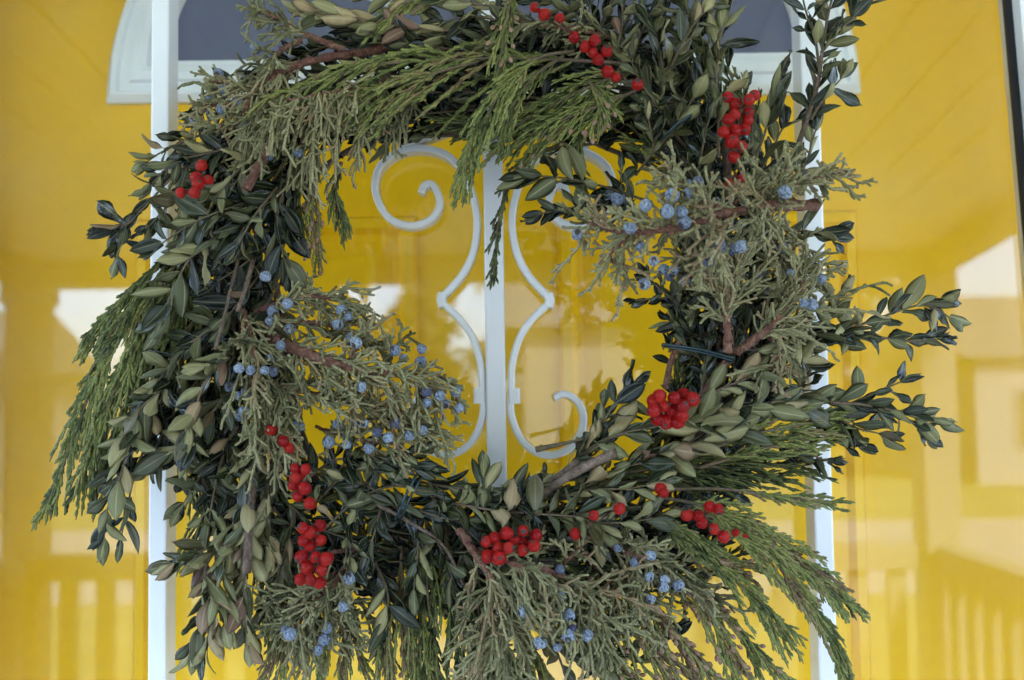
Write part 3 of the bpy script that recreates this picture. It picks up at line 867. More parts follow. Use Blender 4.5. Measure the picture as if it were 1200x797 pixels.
cedar([(735, 74, 30), (600, 68, 40), (520, 71, 46), (430, 78, 46), (345, 108, 46)], blen=92, nb=26, ang=24, tint=0.55, droop=0.38, t0=0.18, tilt=0.3, wid=1.5)
cedar([(560, 72, 44), (500, 88, 50), (440, 108, 48), (400, 124, 44)], blen=62, nb=16, ang=20, tint=0.56, droop=0.25)
cedar([(672, 60, 44), (630, 68, 54), (596, 98, 60), (572, 132, 60), (552, 176, 54), (542, 214, 50)], blen=44, nb=22, ang=17, tint=0.50, droop=0.3, t0=0.22, wid=1.45, dens=1.2)
cedar([(660, 66, 40), (625, 90, 46), (602, 124, 46), (590, 162, 40)], blen=36, nb=12, ang=16, tint=0.42, droop=0.3)
cedar([(755, 78, 26), (700, 98, 34), (650, 122, 36), (596, 152, 30)], blen=72, nb=22, ang=22, tint=0.42, droop=0.22, dens=1.1)
cedar([(748, 105, 30), (700, 125, 40), (660, 140, 40), (622, 165, 34)], blen=54, nb=16, ang=22, tint=0.50, droop=0.25, cone=0.05)
cedar([(770, 120, 18), (700, 140, 24), (640, 155, 22), (560, 150, 14)], blen=60, nb=20, ang=20, tint=0.25, droop=0.2)
cedar([(700, 168, 20), (632, 178, 26), (600, 205, 26), (585, 255, 20), (578, 322, 12)], blen=22, nb=22, ang=15, tint=0.06, droop=0.25, dens=0.7, wid=1.1, r=1.0)  # shadow on this frond is put into its dark tint
cedar([(602, -20, 50), (592, 30, 56), (584, 88, 54)], blen=36, nb=11, ang=16, tint=0.35, droop=0.2, cone=0.30, wid=1.2)
cedar([(676, 130, 20), (676, 165, 24), (681, 196, 22)], blen=30, nb=8, ang=12, tint=0.5, droop=0.2, dens=0.6)
cedar([(690, 95, 40), (704, 115, 46), (700, 140, 46)], blen=30, nb=9, ang=25, tint=0.5, droop=0.2, cone=0.30)
cedar([(520, -10, 40), (470, 5, 46), (440, 30, 44)], blen=30, nb=10, ang=22, tint=0.5, cone=0.1)
boxwood([(560, 40, 26), (470, 30, 40), (410, 20, 44), (362, 12, 42)], L=44, gap=14, under=0.75, tint=0.74, ang=28)
boxwood([(600, 12, 26), (540, 2, 40), (480, -4, 44), (420, -14, 40)], L=42, gap=14, under=0.6, tint=0.72, ang=30)
boxwood([(560, 60, 20), (500, 55, 30), (440, 45, 34)], L=38, gap=13, under=0.3, tint=0.35, ang=35)
boxwood([(640, 40, 16), (600, 30, 28), (560, 20, 32), (520, 25, 34)], L=38, gap=13, under=0.4, tint=0.45, ang=35)
boxwood([(600, 60, 14), (570, 50, 28), (545, 60, 34)], L=40, gap=14, under=0.3, tint=0.30, ang=35)
boxwood([(690, 30, 10), (640, 0, 24), (600, -20, 26)], L=38, gap=13, under=0.2, tint=0.25)
juniper([(720, 45, 30), (680, 35, 40), (640, 30, 44), (605, 25, 44)], r0=1.6, r1=1.0, nb=16, blen=36, tint=0.25, bias=(-0.3, 0, -0.1), tw=15)
boxwood([(770, 150, 14), (776, 95, 34), (770, 45, 44), (742, 0, 42)], L=38, gap=16, under=0.35, tint=0.55, ang=40)
boxwood([(770, 120, 20), (790, 70, 40), (812, 30, 44), (842, -4, 40)], L=36, gap=14, under=0.3, tint=0.70, ang=38)
boxwood([(842, 185, 22), (841, 120, 34), (840, 70, 40), (852, 12, 40)], L=42, gap=20, under=0.55, tint=0.55, ang=26)
boxwood([(735, 100, 18), (725, 60, 36), (730, 20, 40), (725, -20, 36)], L=36, gap=15, under=0.4, tint=0.45, ang=42)
boxwood([(800, 170, 16), (770, 125, 34), (750, 95, 40), (735, 60, 38)], L=38, gap=15, under=0.35, tint=0.4, ang=45)
boxwood([(850, 150, 10), (800, 120, 24), (760, 125, 34)], L=36, gap=14, under=0.35, tint=0.35, ang=45)
boxwood([(760, 190, 14), (790, 150, 30), (815, 110, 36), (830, 80, 32)], L=36, gap=14, under=0.25, tint=0.3, ang=40)
boxwood([(815, 215, 20), (822, 180, 34), (828, 150, 38), (835, 130, 36)], L=36, gap=13, under=0.3, tint=0.3, ang=34)
boxwood([(745, 205, 12), (765, 175, 30), (760, 140, 36)], L=34, gap=13, under=0.3, tint=0.35, ang=45)
boxwood([(700, 60, 14), (690, 20, 28), (700, -20, 30)], L=34, gap=13, under=0.2, tint=0.3)
cedar([(850, 160, 12), (835, 110, 22), (812, 70, 26), (800, 45, 24)], blen=52, nb=18, ang=20, tint=0.16, droop=0.0, wid=0.9, dens=0.4)
cedar([(790, 130, 12), (820, 90, 22), (838, 50, 24)], blen=44, nb=14, ang=20, tint=0.2, droop=0.0, wid=0.9, dens=0.4)
boxwood([(880, 195, 20), (895, 160, 36), (902, 130, 40), (912, 98, 38)], L=46, gap=19, under=0.35, tint=0.42, ang=32)
boxwood([(885, 210, 20), (905, 175, 34), (918, 150, 36), (935, 140, 34)], L=42, gap=17, under=0.2, tint=0.30, ang=42)
boxwood([(862, 185, 30), (866, 140, 36), (872, 105, 36)], L=32, gap=18, under=0.4, tint=0.45, ang=40)
boxwood([(928, 190, 30), (944, 145, 40), (958, 100, 46), (964, 58, 48), (972, 10, 46), (985, -30, 40)], L=37, gap=16, under=0.25, tint=0.33, ang=45, r=2.0, start=0.22, mat=M_brownwood)
boxwood([(962, 62, 46), (985, 35, 48), (1006, 12, 46), (1018, -15, 42)], L=35, gap=14, under=0.35, tint=0.40, ang=42)
boxwood([(960, 80, 46), (955, 45, 50), (945, 15, 50), (938, -14, 46)], L=34, gap=13, under=0.25, tint=0.3, ang=45)
boxwood([(950, 140, 42), (968, 112, 46), (986, 92, 44)], L=36, gap=15, under=0.15, tint=0.42, ang=45)
boxwood([(930, 215, 34), (945, 190, 42), (952, 165, 42), (960, 140, 40)], L=34, gap=14, under=0.4, tint=0.35, ang=35)
boxwood([(720, 70, 0), (735, 30, 14), (745, -10, 16)], L=36, gap=12, under=0.1, tint=0.16, ang=42)
boxwood([(770, 90, 0), (775, 40, 14), (785, -5, 16)], L=36, gap=12, under=0.1, tint=0.18, ang=42)
boxwood([(800, 110, 2), (812, 60, 16), (826, 15, 18)], L=36, gap=12, under=0.12, tint=0.22, ang=38)
boxwood([(745, 60, 8), (760, 20, 30), (790, -15, 34)], L=36, gap=13, under=0.3, tint=0.5, ang=40)
boxwood([(700, 40, 6), (715, 5, 22), (735, -25, 22)], L=36, gap=13, under=0.25, tint=0.4, ang=40)
boxwood([(640, 60, 0), (660, 20, 12), (680, -15, 14)], L=36, gap=12, under=0.1, tint=0.2, ang=40)
boxwood([(860, 90, 4), (835, 60, 18), (815, 35, 20), (800, 0, 20)], L=34, gap=13, under=0.3, tint=0.5, ang=40)
boxwood([(480, 60, 0), (430, 40, 12), (390, 25, 14)], L=38, gap=13, under=0.15, tint=0.2, ang=38)
# ---- right side
boxwood([(760, 236, 10), (705, 218, 24), (655, 208, 34), (618, 206, 34)], L=46, gap=17, under=0.45, tint=0.40, ang=40)
boxwood([(745, 245, 8), (700, 240, 22), (660, 245, 26), (636, 250, 24)], L=34, gap=14, under=0.1, tint=0.10, ang=40)
boxwood([(760, 270, 14), (730, 225, 22), (728, 200, 22)], L=28, gap=13, under=0.3, tint=0.4, ang=30)
juniper([(956, 240, 84), (905, 242, 104), (850, 250, 120), (790, 268, 126), (730, 272, 120), (690, 262, 110)], r0=4.0, r1=1.2, nb=54, blen=50, t0=0.12, ang=52, tint=0.62, droop=0.05, tw=15, curl=0.3)
juniper([(850, 248, 116), (810, 225, 124), (785, 205, 120)], r0=1.6, r1=1.0, nb=18, blen=38, tint=0.62, tw=14)
juniper([(850, 256, 116), (840, 290, 120), (820, 310, 110)], r0=1.6, r1=1.0, nb=16, blen=36, tint=0.62, tw=14)
juniper([(880, 250, 100), (920, 222, 110), (952, 210, 106), (978, 205, 98)], r0=2.4, r1=1.0, nb=26, blen=34, tint=0.58, tw=14, ang=40)
juniper([(860, 240, 106), (890, 215, 110), (925, 195, 100)], r0=1.4, r1=0.9, nb=14, blen=32, tint=0.55, tw=14, ang=40)
juniper([(740, 275, 110), (715, 300, 110), (735, 318, 100)], r0=1.4, r1=1.0, nb=14, blen=34, tint=0.58, tw=13)
juniper([(853, 412, 62), (852, 375, 72), (850, 338, 72), (848, 305, 64)], r0=3.0, r1=1.0, ucap=0.1, nb=40, blen=56, t0=0.30, ang=42, tint=0.50, droop=-0.05, bias=(0, -0.15, 0.35), tw=19)
juniper([(862, 414, 58), (900, 385, 70), (928, 352, 72), (938, 318, 64)], r0=3.2, r1=1.0, ucap=0.1, nb=44, blen=58, t0=0.25, ang=46, tint=0.48, droop=0.05, tw=19)
juniper([(840, 340, 46), (815, 315, 54), (800, 300, 54)], r0=1.3, r1=0.9, nb=16, blen=44, tint=0.42, tw=17)
juniper([(905, 330, 46), (925, 300, 52), (935, 285, 52)], r0=1.3, r1=0.9, nb=16, blen=36, tint=0.5, tw=15)
juniper([(900, 395, 56), (915, 410, 62), (905, 430, 60)], r0=1.2, r1=0.9, nb=12, blen=38, tint=0.52, droop=0.4, tw=18)
boxwood([(895, 290, 34), (930, 272, 44), (955, 272, 46), (972, 275, 42)], L=44, gap=18, under=0.3, tint=0.38, ang=30)
boxwood([(830, 400, 6), (800, 360, 20), (775, 340, 28), (760, 325, 28)], L=30, gap=12, under=0.15, tint=0.14, ang=46)
boxwood([(840, 420, 4), (810, 390, 20), (785, 375, 26)], L=30, gap=12, under=0.2, tint=0.18, ang=46)
boxwood([(810, 350, 10), (770, 350, 18), (745, 352, 20)], L=22, gap=14, under=0.1, tint=0.06, ang=46)
boxwood([(850, 430, 4), (812, 415, 18), (800, 395, 26)], L=34, gap=13, under=0.5, tint=0.3, ang=40)
boxwood([(900, 440, 10), (880, 400, 20), (860, 360, 24), (850, 330, 20)], L=32, gap=12, under=0.2, tint=0.2, ang=42)
boxwood([(940, 400, 8), (920, 360, 18), (910, 310, 22), (905, 290, 20)], L=32, gap=12, under=0.2, tint=0.2, ang=42)
woody([(818, 480, 26), (840, 440, 36), (858, 418, 42)], 3.4, 3.0, M_redwood)
woody([(780, 455, 16), (786, 425, 22), (796, 400, 22)], 2.4, 1.8, M_redwood)
boxwood([(955, 390, 40), (972, 372, 46), (985, 348, 48)], L=38, gap=18, under=0.7, tint=0.45, ang=25)
boxwood([(880, 412, 28), (950, 398, 46), (1010, 380, 50), (1060, 362, 52), (1100, 352, 48)], L=40, gap=15, under=0.40, tint=0.38, ang=26, r=1.5)
boxwood([(960, 400, 40), (1010, 392, 46), (1060, 400, 48), (1098, 396, 44)], L=36, gap=20, under=0.25, tint=0.28, ang=30)
boxwood([(1080, 356, 48), (1098, 362, 50), (1112, 372, 48)], L=34, gap=14, under=0.5, tint=0.42, ang=40)
boxwood([(1010, 388, 40), (970, 386, 54), (920, 405, 58)], L=42, gap=17, under=0.95, tint=0.44, ang=68)
boxwood([(900, 455, 30), (960, 470, 46), (1010, 474, 52), (1060, 484, 54), (1098, 492, 50)], L=40, gap=14, under=0.45, tint=0.36, ang=32, r=1.5)
boxwood([(960, 478, 40), (1000, 500, 46), (1030, 508, 46)], L=42, gap=15, under=0.35, tint=0.30, ang=30)
boxwood([(1000, 472, 46), (1030, 458, 50), (1055, 448, 50)], L=34, gap=15, under=0.4, tint=0.30, ang=35)
boxwood([(1050, 482, 48), (1070, 496, 52), (1085, 510, 50)], L=32, gap=15, under=0.4, tint=0.34, ang=42)
boxwood([(950, 490, 30), (980, 515, 36), (1005, 522, 36)], L=34, gap=14, under=0.2, tint=0.18, ang=35)
boxwood([(905, 520, 24), (940, 530, 34), (970, 540, 34)], L=34, gap=14, under=0.2, tint=0.14, ang=40)
boxwood([(935, 460, 36), (950, 432, 46), (940, 410, 50)], L=36, gap=16, under=0.6, tint=0.6, ang=35)
boxwood([(790, 480, 20), (840, 458, 46), (890, 438, 54), (935, 425, 54)], L=46, gap=17, under=0.85, tint=0.46, ang=28)
boxwood([(640, 575, 24), (700, 520, 44), (770, 500, 56), (840, 492, 60), (905, 470, 56)], L=48, gap=17, under=0.90, tint=0.48, ang=27, r=1.6)
boxwood([(720, 545, 30), (780, 528, 50), (840, 512, 56), (880, 500, 54)], L=48, gap=17, under=0.90, tint=0.55, ang=26)
boxwood([(810, 500, 36), (860, 478, 54), (910, 478, 58), (950, 470, 54)], L=48, gap=18, under=0.85, tint=0.44, ang=26)
boxwood([(660, 580, 30), (710, 555, 46), (760, 540, 50), (800, 530, 48)], L=42, gap=16, under=0.8, tint=0.68, ang=28)
boxwood([(640, 585, 26), (690, 575, 44), (740, 572, 50), (772, 565, 48)], L=36, gap=14, under=0.75, tint=0.60, ang=32)
boxwood([(680, 545, 26), (702, 505, 42), (722, 470, 46), (742, 452, 42)], L=38, gap=14, under=0.5, tint=0.34, ang=30)
boxwood([(600, 580, 20), (640, 562, 26), (672, 556, 24)], L=26, gap=16, under=0.3, tint=0.2, ang=40)
boxwood([(690, 540, 20), (700, 505, 30), (706, 480, 32)], L=34, gap=14, under=0.2, tint=0.16, ang=26)
woody([(634, 582, 34), (660, 562, 46), (692, 544, 54), (722, 530, 58)], 2.6, 3.2, M_brownwood)
woody([(618, 576, 24), (650, 560, 34), (688, 532, 38)], 1.8, 2.2, M_brownwood)
cedar([(628, 527, 36), (660, 520, 40), (690, 513, 44)], blen=4, nb=2, tint=0.4, r=2.0, dens=0.2, wid=0.6)
cedar([(800, 540, 40), (870, 512, 52), (930, 500, 54), (970, 490, 50)], blen=58, nb=16, ang=16, tint=0.50, droop=0.1, dens=0.8)
cedar([(820, 548, 40), (880, 530, 50), (940, 515, 52), (968, 508, 50)], blen=50, nb=14, ang=14, tint=0.46, droop=0.1, dens=0.8)
cedar([(680, 562, 16), (780, 548, 26), (870, 548, 30), (945, 545, 28)], blen=70, nb=24, ang=18, tint=0.10, droop=0.15, dens=0.7)
cedar([(700, 570, 14), (780, 560, 22), (860, 562, 24), (905, 560, 22)], blen=50, nb=18, ang=16, tint=0.10, droop=0.1, dens=0.6)
cedar([(760, 574, 34), (840, 573, 42), (900, 580, 46), (972, 590, 46)], blen=44, nb=9, ang=12, tint=0.60, droop=0.10, dens=0.9, t0=0.45)
cedar([(750, 580, 36), (820, 592, 52), (880, 622, 58), (935, 657, 56), (985, 702, 48)], blen=58, nb=26, ang=18, tint=0.62, droop=0.04, t0=0.2, dens=1.2)
cedar([(790, 595, 44), (850, 612, 56), (900, 650, 58), (935, 690, 54)], blen=56, nb=20, ang=17, tint=0.62, droop=0.15, dens=1.2)
cedar([(860, 610, 26), (920, 640, 32), (968, 686, 32), (1002, 712, 28)], blen=36, nb=14, ang=16, tint=0.20, droop=0.12, dens=0.9)
cedar([(760, 605, 40), (800, 625, 52), (838, 650, 50)], blen=44, nb=14, ang=18, tint=0.36, droop=0.2, dens=1.2)
cedar([(800, 640, 36), (850, 670, 50), (888, 706, 52), (916, 742, 48)], blen=48, nb=18, ang=16, tint=0.55, droop=0.22, dens=1.1)
cedar([(870, 655, 34), (930, 690, 42), (966, 735, 44), (992, 795, 42)], blen=46, nb=18, ang=14, tint=0.45, droop=0.22, t0=0.3, dens=1.0)
cedar([(760, 650, 30), (815, 700, 42), (845, 745, 44), (872, 800, 42)], blen=50, nb=18, ang=18, tint=0.75, droop=0.25, cone=0.30, dens=0.9)
cedar([(800, 660, 24), (845, 715, 36), (885, 760, 36), (920, 800, 34)], blen=46, nb=14, ang=18, tint=0.45, droop=0.25, cone=0.18, dens=0.9)
cedar([(720, 660, 28), (770, 720, 42), (810, 765, 44), (840, 805, 42)], blen=54, nb=20, ang=20, tint=0.85, droop=0.22, cone=0.38, dens=0.9)
cedar([(690, 690, 24), (740, 740, 40), (780, 780, 42), (800, 815, 40)], blen=54, nb=18, ang=20, tint=0.78, droop=0.22, cone=0.32, dens=0.9)
cedar([(790, 640, 38), (830, 655, 46), (870, 665, 46)], blen=40, nb=12, ang=22, tint=0.8, droop=0.2, cone=0.35)
cedar([(650, 745, 24), (700, 770, 40), (740, 800, 40)], blen=50, nb=16, ang=22, tint=0.7, droop=0.2, cone=0.25)
# ---- bottom
juniper([(540, 622, 58), (556, 648, 70), (575, 675, 72), (582, 700, 66)], r0=2.8, r1=1.6, ucap=0.0, nb=18, blen=60, t0=0.4, ang=55, tint=0.50, droop=0.3, tw=20, bias=(-0.1, 0, -0.5))
juniper([(560, 645, 62), (600, 660, 74), (640, 668, 74), (675, 685, 68), (705, 715, 60)], r0=2.4, r1=1.1, ucap=0.1, nb=40, blen=64, t0=0.15, ang=55, tint=0.52, droop=0.25, tw=20, bias=(-0.05, -0.1, -0.45))
juniper([(585, 680, 50), (600, 715, 58), (590, 745, 58), (575, 770, 54)], r0=1.8, r1=1.0, nb=28, blen=60, ang=48, tint=0.50, droop=0.2, tw=20, bias=(-0.1, 0, -0.3))
juniper([(610, 690, 50), (650, 720, 58), (680, 735, 58), (705, 745, 54)], r0=1.8, r1=1.0, nb=24, blen=50, ang=48, tint=0.50, droop=0.15, tw=18)
juniper([(655, 665, 56), (672, 650, 60), (690, 630, 58)], r0=1.2, r1=0.9, nb=10, blen=30, tint=0.55, tw=14)
juniper([(700, 635, 36), (745, 650, 48), (780, 665, 50), (805, 690, 46)], r0=2.0, r1=1.0, nb=36, blen=48, ang=52, tint=0.44, droop=0.2, tw=17)
juniper([(720, 660, 36), (735, 690, 46), (745, 715, 44)], r0=1.5, r1=1.0, nb=22, blen=46, ang=50, tint=0.36, droop=0.2, tw=18)
juniper([(690, 650, 26), (705, 690, 34), (700, 720, 34)], r0=1.5, r1=1.0, nb=18, blen=44, ang=50, tint=0.22, droop=0.2, tw=18)
boxwood([(520, 588, 34), (580, 598, 48), (640, 603, 54), (690, 606, 52)], L=44, gap=15, under=0.70, tint=0.46, ang=58)
boxwood([(640, 600, 36), (690, 612, 50), (735, 612, 54), (772, 606, 50)], L=40, gap=14, under=0.75, tint=0.46, ang=32)
boxwood([(600, 606, 40), (618, 612, 56), (622, 625, 58)], L=38, gap=14, under=0.8, tint=0.44, ang=40)
boxwood([(672, 600, 44), (690, 612, 56), (700, 630, 54)], L=42, gap=15, under=0.7, tint=0.44, ang=38)
boxwood([(560, 598, 30), (567, 580, 40), (567, 558, 40)], L=36, gap=22, under=0.8, tint=0.44, ang=15)
boxwood([(490, 600, 22), (540, 592, 36), (590, 588, 40), (640, 580, 36)], L=40, gap=14, under=0.25, tint=0.32, ang=35)
boxwood([(470, 560, 22), (520, 570, 36), (580, 575, 38), (630, 570, 34)], L=38, gap=14, under=0.45, tint=0.40, ang=32)
boxwood([(440, 580, 26), (490, 598, 40), (540, 612, 42)], L=42, gap=15, under=0.2, tint=0.28, ang=38)
boxwood([(360, 600, 26), (400, 560, 44), (445, 540, 50), (490, 530, 48)], L=38, gap=14, under=0.45, tint=0.42, ang=42)
boxwood([(340, 580, 26), (390, 540, 42), (430, 545, 46), (470, 560, 44)], L=36, gap=14, under=0.35, tint=0.40, ang=45)
boxwood([(380, 620, 30), (420, 585, 46), (460, 570, 48), (505, 578, 44)], L=36, gap=14, under=0.35, tint=0.36, ang=45)
boxwood([(385, 570, 40), (420, 525, 50), (445, 540, 50), (500, 548, 48)], L=36, gap=15, under=0.5, tint=0.38, ang=48)
boxwood([(470, 600, 30), (440, 575, 48), (405, 560, 50)], L=38, gap=14, under=0.35, tint=0.34, ang=45)
boxwood([(420, 570, 34), (415, 600, 46), (410, 635, 50), (412, 662, 46)], L=36, gap=14, under=0.5, tint=0.34, ang=32)
boxwood([(450, 580, 30), (440, 620, 42), (430, 650, 44)], L=36, gap=14, under=0.4, tint=0.3, ang=35)
boxwood([(480, 600, 30), (490, 640, 40), (485, 690, 42)], L=38, gap=15, under=0.35, tint=0.30, ang=28)
boxwood([(440, 660, 30), (455, 700, 40), (445, 750, 40)], L=40, gap=18, under=0.5, tint=0.40, ang=28)
boxwood([(500, 610, 26), (520, 650, 36), (535, 690, 38)], L=36, gap=15, under=0.3, tint=0.3, ang=30)
boxwood([(560, 615, 18), (545, 640, 30), (530, 680, 34)], L=36, gap=15, under=0.4, tint=0.5, ang=30)
boxwood([(640, 745, 26), (685, 772, 40), (720, 768, 42)], L=44, gap=20, under=0.5, tint=0.35, ang=30)
boxwood([(640, 740, 22), (655, 770, 40), (665, 800, 40)], L=46, gap=20, under=0.35, tint=0.35, ang=25)
boxwood([(690, 720, 14), (705, 760, 24), (720, 800, 24)], L=40, gap=16, under=0.2, tint=0.10, ang=30)
boxwood([(740, 780, 20), (765, 760, 28), (790, 745, 28)], L=36, gap=16, under=0.3, tint=0.15, ang=30)
for (a, b, c, d, t, cf) in ((500, 600, 515, 800, 0.18, 0.0), (520, 610, 540, 800, 0.22, 0.02), (540, 620, 565, 800, 0.20, 0.02), (560, 660, 580, 800, 0.24, 0.0), (570, 700, 620, 810, 0.26, 0.0),
                            (470, 640, 488, 800, 0.75, 0.05), (455, 690, 455, 790, 0.85, 0.04), (600, 720, 650, 815, 0.72, 0.03), (490, 640, 505, 810, 0.45, 0.04), (620, 740, 600, 815, 0.3, 0)):
    m = ((a + c) / 2 + rng.normal(0, 8), (b + d) / 2)
    cedar([(a, b, 18), (*m, 34), (c, d, 32)], blen=58, nb=15, ang=12, tint=t, droop=0.2, dens=0.8, cone=cf, wid=1.2)
for (a, b, c, d, t) in ((350, 690, 305, 800, 0.78), (345, 700, 330, 785, 0.8), (385, 700, 375, 800, 0.72), (400, 700, 400, 805, 0.8), (410, 690, 440, 810, 0.7), (420, 700, 462, 815, 0.65), (330, 690, 340, 750, 0.8), (375, 720, 358, 770, 0.75)):
    m = ((a + c) / 2 + rng.normal(0, 6), (b + d) / 2)
    cedar([(a, b, 16), (*m, 26), (c, d, 22)], blen=34, nb=12, ang=15, tint=t, droop=0.15, dens=0.6, wid=1.1)
juniper([(415, 640, 28), (395, 680, 42), (370, 705, 46), (345, 735, 44)], r0=2.2, r1=1.1, nb=34, blen=48, t0=0.3, ang=58, tint=0.36, droop=0.15, tw=20, curl=0.4)
juniper([(390, 670, 34), (400, 705, 42), (405, 730, 40)], r0=1.6, r1=1.0, nb=24, blen=46, ang=58, tint=0.34, droop=0.15, tw=20, curl=0.4)
juniper([(360, 680, 32), (355, 710, 40), (330, 730, 38)], r0=1.4, r1=1.0, nb=20, blen=40, ang=55, tint=0.38, droop=0.15, tw=18, curl=0.4)
woody([(440, 590, 40), (480, 612, 46), (520, 640, 44), (545, 690, 38)], 1.3, 0.9, M_brownwood)
woody([(405, 645, 44), (385, 648, 46), (368, 652, 42)], 1.6, 1.0, M_redwood)
# ---- left bottom
boxwood([(290, 560, 24), (280, 610, 40), (262, 660, 46), (250, 720, 46), (240, 760, 42)], L=42, gap=15, under=0.65, tint=0.66, ang=32)
boxwood([(300, 600, 22), (292, 650, 38), (285, 700, 44), (290, 750, 40)], L=42, gap=15, under=0.60, tint=0.72, ang=30)
boxwood([(270, 600, 26), (245, 640, 42), (225, 650, 46), (205, 660, 44)], L=42, gap=16, under=0.45, tint=0.72, ang=38)
boxwood([(275, 640, 24), (250, 690, 40), (235, 730, 44), (225, 765, 40)], L=42, gap=16, under=0.55, tint=0.62, ang=28)
boxwood([(255, 640, 30), (240, 670, 50), (250, 700, 54), (262, 730, 52)], L=42, gap=16, under=0.75, tint=0.58, ang=34)
boxwood([(320, 540, 26), (312, 590, 40), (315, 640, 44)], L=40, gap=15, under=0.7, tint=0.78, ang=28)
boxwood([(270, 510, 30), (285, 560, 46), (292, 610, 50), (285, 640, 48)], L=40, gap=17, under=0.75, tint=0.55, ang=28)
boxwood([(345, 600, 24), (335, 640, 36), (320, 690, 36), (300, 730, 32)], L=38, gap=15, under=0.4, tint=0.62, ang=30)
boxwood([(270, 510, 22), (258, 545, 38), (250, 580, 42), (245, 610, 40)], L=38, gap=13, under=0.2, tint=0.16, ang=66)
boxwood([(300, 500, 24), (270, 555, 36), (262, 600, 38)], L=36, gap=14, under=0.3, tint=0.3, ang=40)
boxwood([(330, 520, 26), (305, 500, 44), (300, 530, 48), (290, 560, 46)], L=36, gap=15, under=0.5, tint=0.66, ang=40)
cedar([(260, 560, 4), (240, 600, 8), (225, 650, 8)], blen=44, nb=14, ang=22, tint=0.2, dens=0.6)
cedar([(340, 590, 10), (335, 660, 18), (330, 720, 16)], blen=44, nb=16, ang=16, tint=0.12, dens=0.6)
cedar([(310, 600, 6), (312, 680, 12), (318, 740, 12)], blen=44, nb=16, ang=16, tint=0.15, dens=0.6)
woody([(300, 545, 38), (293, 600, 52), (289, 672, 60)], 2.6, 3.0, M_brownwood)
woody([(322, 162, 50), (306, 190, 62), (289, 222, 66)], 2.4, 3.1, M_redwood)
# ---- left
boxwood([(265, 245, 4), (222, 295, 20), (196, 345, 26), (180, 395, 24)], L=40, gap=12, under=0.2, tint=0.18, ang=44)
boxwood([(250, 350, 2), (210, 415, 18), (186, 470, 22), (178, 505, 20)], L=40, gap=12, under=0.2, tint=0.18, ang=44)
boxwood([(235, 300, 2), (200, 360, 16), (190, 430, 20)], L=38, gap=12, under=0.2, tint=0.2, ang=44)
boxwood([(240, 430, 2), (205, 480, 16), (186, 515, 18)], L=38, gap=12, under=0.2, tint=0.2, ang=44)
cedar([(230, 330, 0), (190, 400, 14), (160, 470, 16), (140, 530, 14)], blen=46, nb=18, ang=16, tint=0.22, droop=0.2)
cedar([(235, 300, 10), (185, 365, 26), (150, 430, 30), (125, 490, 28), (112, 545, 24)], blen=46, nb=20, ang=14, tint=0.32, droop=0.22)
cedar([(240, 262, 16), (188, 335, 36), (136, 400, 42), (102, 470, 42), (76, 540, 38), (56, 590, 34)], blen=52, nb=28, ang=15, tint=0.34, droop=0.25, t0=0.15, dens=1.1, wid=1.5)
cedar([(240, 290, 14), (180, 370, 36), (138, 450, 42), (110, 515, 42), (92, 570, 38)], blen=54, nb=28, ang=14, tint=0.34, droop=0.28, t0=0.15, dens=1.1, wid=1.5)
cedar([(245, 300, 12), (200, 380, 32), (160, 450, 38), (134, 510, 38), (118, 560, 34)], blen=52, nb=24, ang=14, tint=0.28, droop=0.28, dens=1.0, wid=1.5)
cedar([(225, 270, 20), (185, 310, 34), (146, 352, 38), (104, 404, 36)], blen=44, nb=18, ang=14, tint=0.30, droop=0.18, t0=0.2, dens=1.0, wid=1.5)
cedar([(250, 330, 16), (215, 400, 30), (180, 450, 34), (150, 500, 32)], blen=60, nb=18, ang=16, tint=0.24, droop=0.22)
cedar([(205, 300, 26), (165, 350, 40), (132, 388, 42), (108, 436, 40)], blen=40, nb=14, ang=14, tint=0.36, droop=0.2)
boxwood([(250, 170, 24), (205, 205, 38), (172, 240, 44), (148, 268, 46), (138, 300, 42)], L=40, gap=19, under=0.35, tint=0.30, ang=50)
boxwood([(165, 248, 42), (150, 262, 48), (132, 268, 48)], L=40, gap=30, under=0.0, tint=0.16, ang=45, start=0.6)
boxwood([(300, 165, 22), (250, 178, 38), (205, 190, 44), (178, 215, 42)], L=34, gap=13, under=0.55, tint=0.42, ang=42)
boxwood([(280, 150, 18), (230, 160, 32), (190, 178, 34), (172, 190, 32)], L=32, gap=13, under=0.5, tint=0.50, ang=38)
boxwood([(290, 210, 24), (240, 222, 38), (200, 240, 44), (175, 265, 42)], L=36, gap=13, under=0.5, tint=0.40, ang=42)
boxwood([(330, 160, 22), (290, 190, 44), (265, 215, 50), (245, 245, 48)], L=34, gap=14, under=0.55, tint=0.44, ang=45)
boxwood([(310, 230, 20), (265, 245, 46), (225, 262, 52), (190, 285, 48)], L=44, gap=15, under=0.35, tint=0.26, ang=38)
boxwood([(290, 250, 24), (255, 280, 50), (225, 300, 58), (205, 335, 58), (190, 375, 52)], L=46, gap=19, under=0.65, tint=0.34, ang=36)
boxwood([(340, 200, 20), (325, 250, 38), (330, 290, 42), (338, 320, 38)], L=42, gap=17, under=0.40, tint=0.25, ang=30)
boxwood([(340, 250, 14), (310, 290, 32), (285, 310, 38), (255, 330, 38)], L=48, gap=15, under=0.05, tint=0.08, ang=42)
boxwood([(350, 210, 14), (300, 250, 36), (270, 290, 42)], L=46, gap=15, under=0.15, tint=0.12, ang=42)
boxwood([(320, 300, 12), (290, 340, 30), (260, 380, 36), (235, 400, 36)], L=46, gap=15, under=0.10, tint=0.10, ang=42)
boxwood([(325, 220, 34), (300, 250, 52), (280, 285, 56)], L=40, gap=16, under=0.4, tint=0.35, ang=42)
boxwood([(285, 340, 20), (245, 385, 44), (215, 410, 50), (190, 440, 48), (170, 470, 44)], L=40, gap=16, under=0.35, tint=0.24, ang=45)
